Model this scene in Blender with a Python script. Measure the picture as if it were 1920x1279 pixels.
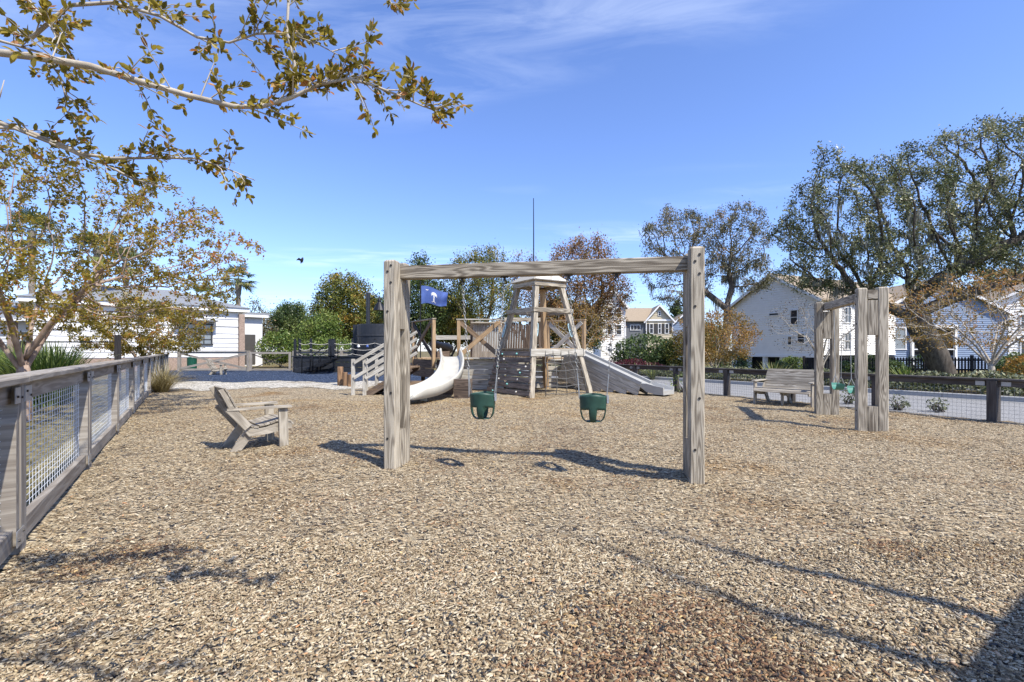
import bpy, math, random
import numpy as np
from mathutils import Vector, Matrix, noise as mnoise
V = Vector
rad = math.radians
for o in list(bpy.data.objects):
    bpy.data.objects.remove(o)
scene = bpy.context.scene
COL = scene.collection
RNG = random.Random(7)

# ---------------------------------------------------------------- camera, sky, sun, exposure
F, CX, HY, EYE = 900.0, 960.0, 657.0, 1.4          # photo pixels (1920 wide)
cam_data = bpy.data.cameras.new('camera')
cam = bpy.data.objects.new('camera', cam_data)
COL.objects.link(cam)
cam.location = (0, 0, EYE)
cam.rotation_euler = (rad(90), 0, 0)
cam_data.sensor_width = 36
cam_data.lens = 36 * F / 1920
cam_data.shift_y = (HY - 639.5) / 1920
cam_data.clip_end = 2000
cam_data.clip_start = 0.05
scene.camera = cam

SUN_E = rad(52.5)
SUN = V((0.712 * math.cos(SUN_E), -0.702 * math.cos(SUN_E), math.sin(SUN_E)))
world = bpy.data.worlds.new('World')
scene.world = world
world.use_nodes = True
wn, wl = world.node_tree.nodes, world.node_tree.links
wn.clear()
w_out = wn.new('ShaderNodeOutputWorld')
w_bg = wn.new('ShaderNodeBackground')
w_bg.inputs['Strength'].default_value = 0.145
w_sky = wn.new('ShaderNodeTexSky')
w_sky.sky_type = 'NISHITA'
w_sky.sun_disc = False
w_sky.sun_elevation = SUN_E
w_sky.sun_rotation = math.atan2(SUN.x, SUN.y)
w_sky.altitude = 0
w_sky.air_density = 1.0
w_sky.dust_density = 0.35
w_sky.ozone_density = 4.5
w_tint = wn.new('ShaderNodeMix'); w_tint.data_type = 'RGBA'; w_tint.blend_type = 'MULTIPLY'
w_tint.inputs[0].default_value = 1.0
w_tint.inputs[7].default_value = (0.92, 0.95, 1.20, 1)
wl.new(w_sky.outputs[0], w_tint.inputs[6])
# thin cirrus: noise on the sky direction projected to a flat cloud layer
w_tc = wn.new('ShaderNodeTexCoord')
w_sep = wn.new('ShaderNodeSeparateXYZ'); wl.new(w_tc.outputs['Generated'], w_sep.inputs[0])
w_z = wn.new('ShaderNodeMath'); w_z.operation = 'MAXIMUM'; w_z.inputs[1].default_value = 0.04
wl.new(w_sep.outputs[2], w_z.inputs[0])
w_dx = wn.new('ShaderNodeMath'); w_dx.operation = 'DIVIDE'; wl.new(w_sep.outputs[0], w_dx.inputs[0]); wl.new(w_z.outputs[0], w_dx.inputs[1])
w_dy = wn.new('ShaderNodeMath'); w_dy.operation = 'DIVIDE'; wl.new(w_sep.outputs[1], w_dy.inputs[0]); wl.new(w_z.outputs[0], w_dy.inputs[1])
w_cmb = wn.new('ShaderNodeCombineXYZ'); wl.new(w_dx.outputs[0], w_cmb.inputs[0]); wl.new(w_dy.outputs[0], w_cmb.inputs[1])
w_map = wn.new('ShaderNodeMapping'); w_map.inputs['Scale'].default_value = (0.55, 1.5, 1)
w_map.inputs['Rotation'].default_value = (0, 0, rad(-28)); w_map.inputs['Location'].default_value = (3.1, 0.7, 0)
wl.new(w_cmb.outputs[0], w_map.inputs[0])
w_n1 = wn.new('ShaderNodeTexNoise'); w_n1.inputs['Scale'].default_value = 0.55; w_n1.inputs['Detail'].default_value = 2
w_n2 = wn.new('ShaderNodeTexNoise'); w_n2.inputs['Scale'].default_value = 2.2; w_n2.inputs['Detail'].default_value = 9
w_n2.inputs['Roughness'].default_value = 0.62; w_n2.inputs['Distortion'].default_value = 1.1
wl.new(w_map.outputs[0], w_n1.inputs['Vector']); wl.new(w_map.outputs[0], w_n2.inputs['Vector'])
w_r1 = wn.new('ShaderNodeMapRange'); w_r1.inputs[1].default_value = 0.53; w_r1.inputs[2].default_value = 0.80
w_r2 = wn.new('ShaderNodeMapRange'); w_r2.inputs[1].default_value = 0.38; w_r2.inputs[2].default_value = 0.82
wl.new(w_n1.outputs[0], w_r1.inputs[0]); wl.new(w_n2.outputs[0], w_r2.inputs[0])
w_mul = wn.new('ShaderNodeMath'); w_mul.operation = 'MULTIPLY'; wl.new(w_r1.outputs[0], w_mul.inputs[0]); wl.new(w_r2.outputs[0], w_mul.inputs[1])
w_mul2 = wn.new('ShaderNodeMath'); w_mul2.operation = 'MULTIPLY'; w_mul2.inputs[1].default_value = 0.42; w_mul2.use_clamp = True
wl.new(w_mul.outputs[0], w_mul2.inputs[0])
w_mix = wn.new('ShaderNodeMix'); w_mix.data_type = 'RGBA'
w_mix.inputs[7].default_value = (7.6, 8.2, 9.0, 1)
wl.new(w_mul2.outputs[0], w_mix.inputs[0]); wl.new(w_tint.outputs[2], w_mix.inputs[6])
wl.new(w_mix.outputs[2], w_bg.inputs['Color']); wl.new(w_bg.outputs[0], w_out.inputs[0])

sun_data = bpy.data.lights.new('sun', 'SUN')
sun_data.energy = 4.6
sun_data.angle = rad(0.55)
sun_data.color = (1.0, 0.95, 0.87)
sun = bpy.data.objects.new('sun', sun_data)
COL.objects.link(sun)
sun.rotation_euler = (-SUN).to_track_quat('-Z', 'Y').to_euler()
sun.location = (20, -20, 30)
vs = scene.view_settings
vs.view_transform = 'Standard'; vs.look = 'None'; vs.gamma = 1.0; vs.exposure = 0.64
vs.use_curve_mapping = False

# ---------------------------------------------------------------- photo-pixel helpers (direction from the pixel, distance from what it touches)
def G(u, v, z=0.0):
    y = (EYE - z) * F / (v - HY)
    return V(((u - CX) / F * y, y, z))
def A(u, v, y):
    return V(((u - CX) / F * y, y, EYE + (HY - v) / F * y))
def hit(u, p, d):
    k = (u - CX) / F
    s = (k * p.y - p.x) / (d.x - k * d.y)
    return p + d * s

# ---------------------------------------------------------------- materials
MATS = {}
def new_mat(name):
    m = bpy.data.materials.new(name); m.use_nodes = True
    nt = m.node_tree
    b = nt.nodes['Principled BSDF']
    MATS[name] = m
    return m, nt.nodes, nt.links, b
def ramp(nodes, stops):
    r = nodes.new('ShaderNodeValToRGB')
    e = r.color_ramp.elements
    while len(e) < len(stops): e.new(0.5)
    for el, (p, c) in zip(e, stops):
        el.position = p; el.color = (c[0], c[1], c[2], 1)
    return r
def plain(name, col, rough=0.6, metal=0.0, var=0.12, scale=6.0, bump=0.0, spec=0.4):
    m, n, l, b = new_mat(name)
    tc = n.new('ShaderNodeTexCoord')
    nz = n.new('ShaderNodeTexNoise'); nz.inputs['Scale'].default_value = scale; nz.inputs['Detail'].default_value = 7
    l.new(tc.outputs['Object'], nz.inputs['Vector'])
    r = ramp(n, [(0.25, [c * (1 - var) for c in col]), (0.75, [min(1, c * (1 + var)) for c in col])])
    l.new(nz.outputs[0], r.inputs[0]); l.new(r.outputs[0], b.inputs['Base Color'])
    rr = n.new('ShaderNodeMapRange'); rr.inputs[3].default_value = max(0, rough - 0.1); rr.inputs[4].default_value = min(1, rough + 0.1)
    l.new(nz.outputs[0], rr.inputs[0]); l.new(rr.outputs[0], b.inputs['Roughness'])
    b.inputs['Metallic'].default_value = metal
    b.inputs['Specular IOR Level'].default_value = spec
    if bump:
        bp = n.new('ShaderNodeBump'); bp.inputs['Strength'].default_value = bump; bp.inputs['Distance'].default_value = 0.01
        l.new(nz.outputs[0], bp.inputs['Height']); l.new(bp.outputs[0], b.inputs['Normal'])
    return m
def wood(name, light, dark, contrast=1.0, lines=34.0, fine=0.5):
    """weathered timber; grain follows the UV u axis (metres)"""
    m, n, l, b = new_mat(name)
    uv = n.new('ShaderNodeUVMap'); uv.uv_map = 'UVMap'
    oi = n.new('ShaderNodeObjectInfo')
    mp = n.new('ShaderNodeMapping'); mp.inputs['Scale'].default_value = (0.8, 9.5, 1)
    l.new(uv.outputs[0], mp.inputs[0])
    n1 = n.new('ShaderNodeTexNoise'); n1.inputs['Scale'].default_value = 1.0; n1.inputs['Detail'].default_value = 2.0; n1.inputs['Roughness'].default_value = 0.45
    l.new(mp.outputs[0], n1.inputs['Vector'])
    mu = n.new('ShaderNodeMath'); mu.operation = 'MULTIPLY'; mu.inputs[1].default_value = lines; l.new(n1.outputs[0], mu.inputs[0])
    sn = n.new('ShaderNodeMath'); sn.operation = 'SINE'; l.new(mu.outputs[0], sn.inputs[0])
    ma = n.new('ShaderNodeMath'); ma.operation = 'MULTIPLY_ADD'; ma.inputs[1].default_value = 0.5; ma.inputs[2].default_value = 0.5; l.new(sn.outputs[0], ma.inputs[0])
    mp2 = n.new('ShaderNodeMapping'); mp2.inputs['Scale'].default_value = (2.2, 95, 1); l.new(uv.outputs[0], mp2.inputs[0])
    n2 = n.new('ShaderNodeTexNoise'); n2.inputs['Scale'].default_value = 1.0; n2.inputs['Detail'].default_value = 5; l.new(mp2.outputs[0], n2.inputs['Vector'])
    mp3 = n.new('ShaderNodeMapping'); mp3.inputs['Scale'].default_value = (0.9, 2.5, 1); l.new(uv.outputs[0], mp3.inputs[0])
    n3 = n.new('ShaderNodeTexNoise'); n3.inputs['Scale'].default_value = 1.3; n3.inputs['Detail'].default_value = 5; l.new(mp3.outputs[0], n3.inputs['Vector'])
    # grain value = rings*.45 + fine*.35 + blotch
    a1 = n.new('ShaderNodeMath'); a1.operation = 'MULTIPLY'; a1.inputs[1].default_value = 0.29; l.new(ma.outputs[0], a1.inputs[0])
    a2 = n.new('ShaderNodeMath'); a2.operation = 'MULTIPLY_ADD'; a2.inputs[1].default_value = fine; l.new(n2.outputs[0], a2.inputs[0]); l.new(a1.outputs[0], a2.inputs[2])
    a3 = n.new('ShaderNodeMath'); a3.operation = 'MULTIPLY_ADD'; a3.inputs[1].default_value = 0.42; l.new(n3.outputs[0], a3.inputs[0]); l.new(a2.outputs[0], a3.inputs[2])
    a4 = n.new('ShaderNodeMath'); a4.operation = 'MULTIPLY_ADD'; a4.inputs[1].default_value = 0.16; l.new(oi.outputs['Random'], a4.inputs[0]); l.new(a3.outputs[0], a4.inputs[2])
    mpk = n.new('ShaderNodeMapping'); mpk.inputs['Scale'].default_value = (1.5, 4.2, 1); l.new(uv.outputs[0], mpk.inputs[0])
    vk = n.new('ShaderNodeTexVoronoi'); vk.inputs['Scale'].default_value = 1.0; vk.inputs['Randomness'].default_value = 1.0; l.new(mpk.outputs[0], vk.inputs['Vector'])
    kn = n.new('ShaderNodeMapRange'); kn.inputs[1].default_value = 0.03; kn.inputs[2].default_value = 0.14; kn.inputs[3].default_value = -0.55; kn.inputs[4].default_value = 0.045
    l.new(vk.outputs['Distance'], kn.inputs[0])
    ak = n.new('ShaderNodeMath'); ak.operation = 'ADD'; l.new(a4.outputs[0], ak.inputs[0]); l.new(kn.outputs[0], ak.inputs[1])
    # grain lines bend round the knots
    kb = n.new('ShaderNodeMapRange'); kb.inputs[1].default_value = 0.0; kb.inputs[2].default_value = 0.4; kb.inputs[3].default_value = 0.16; kb.inputs[4].default_value = 0.0
    l.new(vk.outputs['Distance'], kb.inputs[0])
    nb_ = n.new('ShaderNodeMath'); nb_.operation = 'ADD'; l.new(n1.outputs[0], nb_.inputs[0]); l.new(kb.outputs[0], nb_.inputs[1]); l.new(nb_.outputs[0], mu.inputs[0])
    mid = [(x + y) / 2 for x, y in zip(light, dark)]
    s = 0.24 / contrast
    r = ramp(n, [(0.70 - s * 1.5, dark), (0.70, mid), (0.70 + s, light)])
    l.new(ak.outputs[0], r.inputs[0]); l.new(r.outputs[0], b.inputs['Base Color'])
    b.inputs['Roughness'].default_value = 0.82; b.inputs['Specular IOR Level'].default_value = 0.25
    bp = n.new('ShaderNodeBump'); bp.inputs['Strength'].default_value = 0.55; bp.inputs['Distance'].default_value = 0.004
    l.new(a2.outputs[0], bp.inputs['Height']); l.new(bp.outputs[0], b.inputs['Normal'])
    return m
def leafmat(name, stops, trans=0.3, rough=0.5):
    """leaf colour varies leaf by leaf through the 'rnd' attribute"""
    m, n, l, b = new_mat(name)
    at = n.new('ShaderNodeAttribute'); at.attribute_name = 'rnd'
    r = ramp(n, stops); l.new(at.outputs['Fac'], r.inputs[0])
    l.new(r.outputs[0], b.inputs['Base Color']); b.inputs['Roughness'].default_value = rough
    b.inputs['Specular IOR Level'].default_value = 0.35
    tr = n.new('ShaderNodeBsdfTranslucent'); l.new(r.outputs[0], tr.inputs[0])
    mx = n.new('ShaderNodeMixShader'); mx.inputs[0].default_value = trans
    out = n['Material Output']
    l.new(b.outputs[0], mx.inputs[1]); l.new(tr.outputs[0], mx.inputs[2]); l.new(mx.outputs[0], out.inputs[0])
    return m
def bark(name, c1, c2, scale=9, stretch=0.25, bump=0.8):
    m, n, l, b = new_mat(name)
    tc = n.new('ShaderNodeTexCoord')
    mp = n.new('ShaderNodeMapping'); mp.inputs['Scale'].default_value = (1, 1, stretch); l.new(tc.outputs['Object'], mp.inputs[0])
    nz = n.new('ShaderNodeTexNoise'); nz.inputs['Scale'].default_value = scale; nz.inputs['Detail'].default_value = 8; nz.inputs['Roughness'].default_value = 0.65
    l.new(mp.outputs[0], nz.inputs['Vector'])
    r = ramp(n, [(0.32, c1), (0.66, c2)]); l.new(nz.outputs[0], r.inputs[0]); l.new(r.outputs[0], b.inputs['Base Color'])
    b.inputs['Roughness'].default_value = 0.9; b.inputs['Specular IOR Level'].default_value = 0.2
    bp = n.new('ShaderNodeBump'); bp.inputs['Strength'].default_value = bump; bp.inputs['Distance'].default_value = 0.03
    l.new(nz.outputs[0], bp.inputs['Height']); l.new(bp.outputs[0], b.inputs['Normal'])
    return m

wood('wood_grey', (0.45, 0.395, 0.30), (0.085, 0.065, 0.045), 1.25, 52)
wood('wood_fence', (0.36, 0.325, 0.27), (0.14, 0.115, 0.09), 0.8, 30)
wood('wood_pale', (0.56, 0.53, 0.455), (0.22, 0.195, 0.15), 0.9, 30)
wood('wood_seat', (0.44, 0.395, 0.315), (0.14, 0.115, 0.085), 1.0, 36)
wood('wood_tan', (0.50, 0.36, 0.21), (0.20, 0.12, 0.06), 0.8, 30)
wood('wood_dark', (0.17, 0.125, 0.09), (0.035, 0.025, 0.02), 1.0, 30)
wood('wood_black', (0.052, 0.045, 0.042), (0.014, 0.012, 0.012), 0.8, 30)
wood('wood_charcoal', (0.115, 0.10, 0.088), (0.032, 0.027, 0.024), 0.9, 30)
wood('wood_climb', (0.25, 0.20, 0.155), (0.06, 0.046, 0.036), 1.0, 30)
wood('wood_brown', (0.24, 0.165, 0.10), (0.07, 0.045, 0.028), 1.0, 30)
wood('wood_stump', (0.33, 0.20, 0.11), (0.07, 0.04, 0.022), 1.2, 30)
plain('galv', (0.42, 0.43, 0.44), 0.45, 0.7, 0.15, 20)
plain('wire', (0.66, 0.68, 0.70), 0.4, 0.15, 0.1, 20)
plain('wire_dark', (0.22, 0.23, 0.24), 0.5, 0.4, 0.1, 20)
plain('chain', (0.32, 0.32, 0.30), 0.5, 0.6, 0.2, 30)
plain('bolt', (0.05, 0.045, 0.04), 0.5, 0.6, 0.2, 30)
plain('green_rubber', (0.020, 0.058, 0.040), 0.5, 0, 0.3, 9, 0.15)
plain('teal_rubber', (0.06, 0.22, 0.16), 0.45, 0, 0.15, 9)
plain('slide_plastic', (0.47, 0.445, 0.37), 0.42, 0, 0.13, 3)
plain('slide_grey', (0.37, 0.362, 0.33), 0.4, 0, 0.08, 4)
plain('black_paint', (0.022, 0.024, 0.028), 0.45, 0, 0.25, 5, 0.1)
plain('black_metal', (0.012, 0.012, 0.013), 0.4, 0.2, 0.2, 8)
plain('rope', (0.45, 0.42, 0.36), 0.9, 0, 0.15, 40)
plain('rope_dark', (0.11, 0.105, 0.095), 0.9, 0, 0.2, 40)
plain('handle_blue', (0.42, 0.62, 0.66), 0.4, 0, 0.06, 9)
plain('hold_pale', (0.62, 0.60, 0.54), 0.6, 0, 0.1, 30)
plain('hold_teal', (0.20, 0.50, 0.45), 0.6, 0, 0.1, 30)
plain('bin_green', (0.010, 0.075, 0.045), 0.4, 0, 0.2, 8)
plain('white_paint', (0.64, 0.635, 0.62), 0.6, 0, 0.04, 3)
plain('trim_white', (0.80, 0.79, 0.76), 0.55, 0, 0.03, 3)
plain('house_white', (0.84, 0.81, 0.75), 0.7, 0, 0.04, 2)
plain('house_beige', (0.52, 0.45, 0.31), 0.7, 0, 0.04, 2)
plain('house_grey', (0.13, 0.135, 0.14), 0.7, 0, 0.06, 2)
plain('house_blue', (0.21, 0.27, 0.37), 0.7, 0, 0.05, 2)
plain('shingle_tan', (0.30, 0.235, 0.16), 0.9, 0, 0.22, 9, 0.5)
plain('shingle_grey', (0.20, 0.21, 0.22), 0.9, 0, 0.2, 9, 0.5)
plain('frame_dark', (0.03, 0.03, 0.032), 0.5, 0, 0.1, 5)
plain('glass', (0.20, 0.23, 0.25), 0.12, 0, 0.25, 1.2, 0, 0.8)
plain('glass_dark', (0.035, 0.042, 0.05), 0.12, 0, 0.25, 1.2, 0, 0.8)
plain('shutter', (0.06, 0.055, 0.05), 0.6)
plain('void_shade', (0.012, 0.012, 0.012), 0.9)  # near-black standing in for the shade inside open voids
plain('brick', (0.30, 0.22, 0.17), 0.9, 0, 0.35, 14, 0.5)
plain('kerb_mat', (0.36, 0.35, 0.32), 0.9, 0, 0.12, 12, 0.3)
plain('bird_black', (0.01, 0.01, 0.012), 0.6)
bark('bark_oak', (0.035, 0.028, 0.022), (0.13, 0.11, 0.09), 7)
bark('bark_oak_pale', (0.07, 0.055, 0.045), (0.24, 0.20, 0.16), 6)
bark('bark_crape', (0.16, 0.095, 0.065), (0.42, 0.33, 0.26), 5, 0.3, 0.25)
bark('bark_crape_pale', (0.26, 0.22, 0.17), (0.50, 0.45, 0.37), 7, 0.3, 0.25)
bark('bark_palm', (0.10, 0.08, 0.06), (0.30, 0.26, 0.21), 10, 1.0, 1.0)
leafmat('leaf_oak', [(0.0, (0.038, 0.050, 0.021)), (0.45, (0.126, 0.143, 0.059)), (0.8, (0.263, 0.263, 0.130)), (1.0, (0.420, 0.399, 0.231))], 0.2, 0.4)
leafmat('leaf_oak2', [(0.0, (0.051, 0.058, 0.027)), (0.5, (0.145, 0.139, 0.068)), (0.85, (0.255, 0.212, 0.102)), (1.0, (0.340, 0.221, 0.119))], 0.2, 0.45)
leafmat('leaf_bronze', [(0.0, (0.10, 0.085, 0.015)), (0.4, (0.25, 0.20, 0.028)), (0.75, (0.40, 0.31, 0.05)), (1.0, (0.42, 0.18, 0.05))], 0.5, 0.4)
leafmat('leaf_gold', [(0.0, (0.13, 0.09, 0.02)), (0.5, (0.30, 0.20, 0.045)), (1.0, (0.38, 0.17, 0.045))], 0.35, 0.5)
leafmat('leaf_olive', [(0.0, (0.051, 0.071, 0.017)), (0.5, (0.153, 0.170, 0.037)), (0.8, (0.289, 0.272, 0.051)), (1.0, (0.442, 0.255, 0.051))], 0.3, 0.5)
leafmat('leaf_dark', [(0.0, (0.027, 0.048, 0.017)), (0.6, (0.085, 0.128, 0.037)), (1.0, (0.187, 0.221, 0.068))], 0.25, 0.45)
leafmat('leaf_rust', [(0.0, (0.096, 0.072, 0.032)), (0.4, (0.240, 0.136, 0.048)), (0.75, (0.384, 0.176, 0.064)), (1.0, (0.192, 0.192, 0.048))], 0.3, 0.5)
leafmat('leaf_bright', [(0.0, (0.037, 0.075, 0.015)), (0.5, (0.138, 0.200, 0.037)), (1.0, (0.300, 0.338, 0.088))], 0.35, 0.45)
leafmat('leaf_red', [(0.0, (0.03, 0.006, 0.008)), (0.6, (0.10, 0.016, 0.024)), (1.0, (0.20, 0.04, 0.06))], 0.25, 0.45)
leafmat('leaf_cover', [(0.0, (0.036, 0.048, 0.019)), (0.5, (0.144, 0.156, 0.066)), (1.0, (0.432, 0.432, 0.264))], 0.25, 0.5)
leafmat('leaf_straw', [(0.0, (0.16, 0.12, 0.045)), (0.6, (0.36, 0.29, 0.12)), (1.0, (0.52, 0.45, 0.24))], 0.3, 0.6)
leafmat('leaf_dead', [(0.0, (0.045, 0.035, 0.028)), (1.0, (0.13, 0.10, 0.075))], 0.2, 0.6)
leafmat('leaf_palm', [(0.0, (0.053, 0.075, 0.022)), (0.6, (0.150, 0.180, 0.053)), (1.0, (0.330, 0.300, 0.105))], 0.25, 0.4)
leafmat('moss', [(0.0, (0.16, 0.16, 0.13)), (1.0, (0.38, 0.38, 0.32))], 0.3, 0.9)
leafmat('chip', [(0.0, (0.027, 0.032, 0.037)), (0.07, (0.050, 0.051, 0.053)), (0.10, (0.157, 0.106, 0.058)), (0.35, (0.295, 0.220, 0.128)), (0.7, (0.424, 0.340, 0.211)), (0.97, (0.590, 0.505, 0.353)), (1.0, (0.461, 0.230, 0.097))], 0.0, 0.85)

leafmat('chip_gold', [(0.0, (0.05, 0.045, 0.04)), (0.08, (0.22, 0.13, 0.05)), (0.4, (0.42, 0.28, 0.12)), (0.8, (0.58, 0.42, 0.19)), (1.0, (0.70, 0.55, 0.30))], 0.0, 0.85)

leafmat('chip_rust', [(0.0, (0.04, 0.03, 0.025)), (0.3, (0.17, 0.09, 0.045)), (0.7, (0.31, 0.18, 0.09)), (1.0, (0.44, 0.31, 0.18))], 0.0, 0.9)

def ground_mat(name, stops, scale, patch=None, patch_scale=0.35, bump=0.6, stretch=1.6, dist=0.02):
    """chips / gravel seen from further off: voronoi cells with a colour per cell"""
    m, n, l, b = new_mat(name)
    tc = n.new('ShaderNodeTexCoord')
    nd = n.new('ShaderNodeTexNoise'); nd.inputs['Scale'].default_value = scale * 0.35; nd.inputs['Detail'].default_value = 3
    l.new(tc.outputs['Object'], nd.inputs['Vector'])
    mixv = n.new('ShaderNodeMix'); mixv.data_type = 'RGBA'; mixv.blend_type = 'LINEAR_LIGHT'; mixv.inputs[0].default_value = 0.9 / scale
    l.new(tc.outputs['Object'], mixv.inputs[6]); l.new(nd.outputs['Color'], mixv.inputs[7])
    mp = n.new('ShaderNodeMapping'); mp.inputs['Scale'].default_value = (1, stretch, 1); mp.inputs['Rotation'].default_value = (0, 0, 0.4)
    l.new(mixv.outputs[2], mp.inputs[0])
    vo = n.new('ShaderNodeTexVoronoi'); vo.inputs['Scale'].default_value = scale; l.new(mp.outputs[0], vo.inputs['Vector'])
    sp = n.new('ShaderNodeSeparateColor'); l.new(vo.outputs['Color'], sp.inputs[0])
    r = ramp(n, stops); l.new(sp.outputs[0], r.inputs[0])
    # shade in the gaps between the pieces, painted into the colour
    gp = n.new('ShaderNodeMapRange'); gp.inputs[1].default_value = 0.35; gp.inputs[2].default_value = 0.75; gp.inputs[3].default_value = 1.0; gp.inputs[4].default_value = 0.45
    l.new(vo.outputs['Distance'], gp.inputs[0])
    mg = n.new('ShaderNodeMix'); mg.data_type = 'RGBA'; mg.blend_type = 'MULTIPLY'; mg.inputs[0].default_value = 1
    l.new(r.outputs[0], mg.inputs[6]); l.new(gp.outputs[0], mg.inputs[7])
    last = mg.outputs[2]
    if patch:
        pn = n.new('ShaderNodeTexNoise'); pn.inputs['Scale'].default_value = patch_scale; pn.inputs['Detail'].default_value = 6; pn.inputs['Roughness'].default_value = 0.6
        l.new(tc.outputs['Object'], pn.inputs['Vector'])
        pr = n.new('ShaderNodeMapRange'); pr.inputs[1].default_value = 0.52; pr.inputs[2].default_value = 0.72
        l.new(pn.outputs[0], pr.inputs[0])
        mp2 = n.new('ShaderNodeMix'); mp2.data_type = 'RGBA'; mp2.blend_type = 'MULTIPLY'; mp2.inputs[7].default_value = (*patch, 1)
        l.new(pr.outputs[0], mp2.inputs[0]); l.new(last, mp2.inputs[6]); last = mp2.outputs[2]
    l.new(last, b.inputs['Base Color'])
    b.inputs['Roughness'].default_value = 0.9; b.inputs['Specular IOR Level'].default_value = 0.15
    bp = n.new('ShaderNodeBump'); bp.inputs['Strength'].default_value = bump; bp.inputs['Distance'].default_value = dist
    iv = n.new('ShaderNodeMath'); iv.operation = 'MULTIPLY_ADD'; iv.inputs[1].default_value = -1.0; l.new(vo.outputs['Distance'], iv.inputs[0]); l.new(sp.outputs[1], iv.inputs[2])
    l.new(iv.outputs[0], bp.inputs['Height']); l.new(bp.outputs[0], b.inputs['Normal'])
    return m
ground_mat('mulch', [(0.0, (0.037, 0.037, 0.040)), (0.08, (0.065, 0.055, 0.049)), (0.12, (0.230, 0.165, 0.097)), (0.5, (0.377, 0.299, 0.185)), (0.85, (0.516, 0.436, 0.295)), (1.0, (0.534, 0.404, 0.238))], 26, (0.74, 0.56, 0.36), 0.55)
ground_mat('rubber_blue', [(0.0, (0.012, 0.016, 0.025)), (0.5, (0.035, 0.055, 0.10)), (0.9, (0.075, 0.11, 0.18)), (1.0, (0.25, 0.28, 0.33))], 22, None)
ground_mat('gravel_white', [(0.0, (0.10, 0.10, 0.11)), (0.15, (0.42, 0.38, 0.30)), (0.6, (0.62, 0.57, 0.46)), (1.0, (0.74, 0.70, 0.60))], 18, (0.6, 0.55, 0.48), 0.7)
ground_mat('road_mat', [(0.0, (0.28, 0.275, 0.26)), (1.0, (0.36, 0.355, 0.34))], 45, (0.86, 0.86, 0.86), 0.4, 0.15, 1.0, 0.005)
ground_mat('terrain_mat', [(0.0, (0.10, 0.085, 0.04)), (0.5, (0.20, 0.17, 0.075)), (1.0, (0.30, 0.25, 0.12))], 14, (0.95, 0.62, 0.45), 0.25, 0.5, 1.0)
ground_mat('lawn_mat', [(0.0, (0.08, 0.09, 0.025)), (0.5, (0.17, 0.165, 0.05)), (1.0, (0.26, 0.24, 0.09))], 20, (0.8, 0.85, 0.7), 0.3, 0.5, 1.0)

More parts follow.
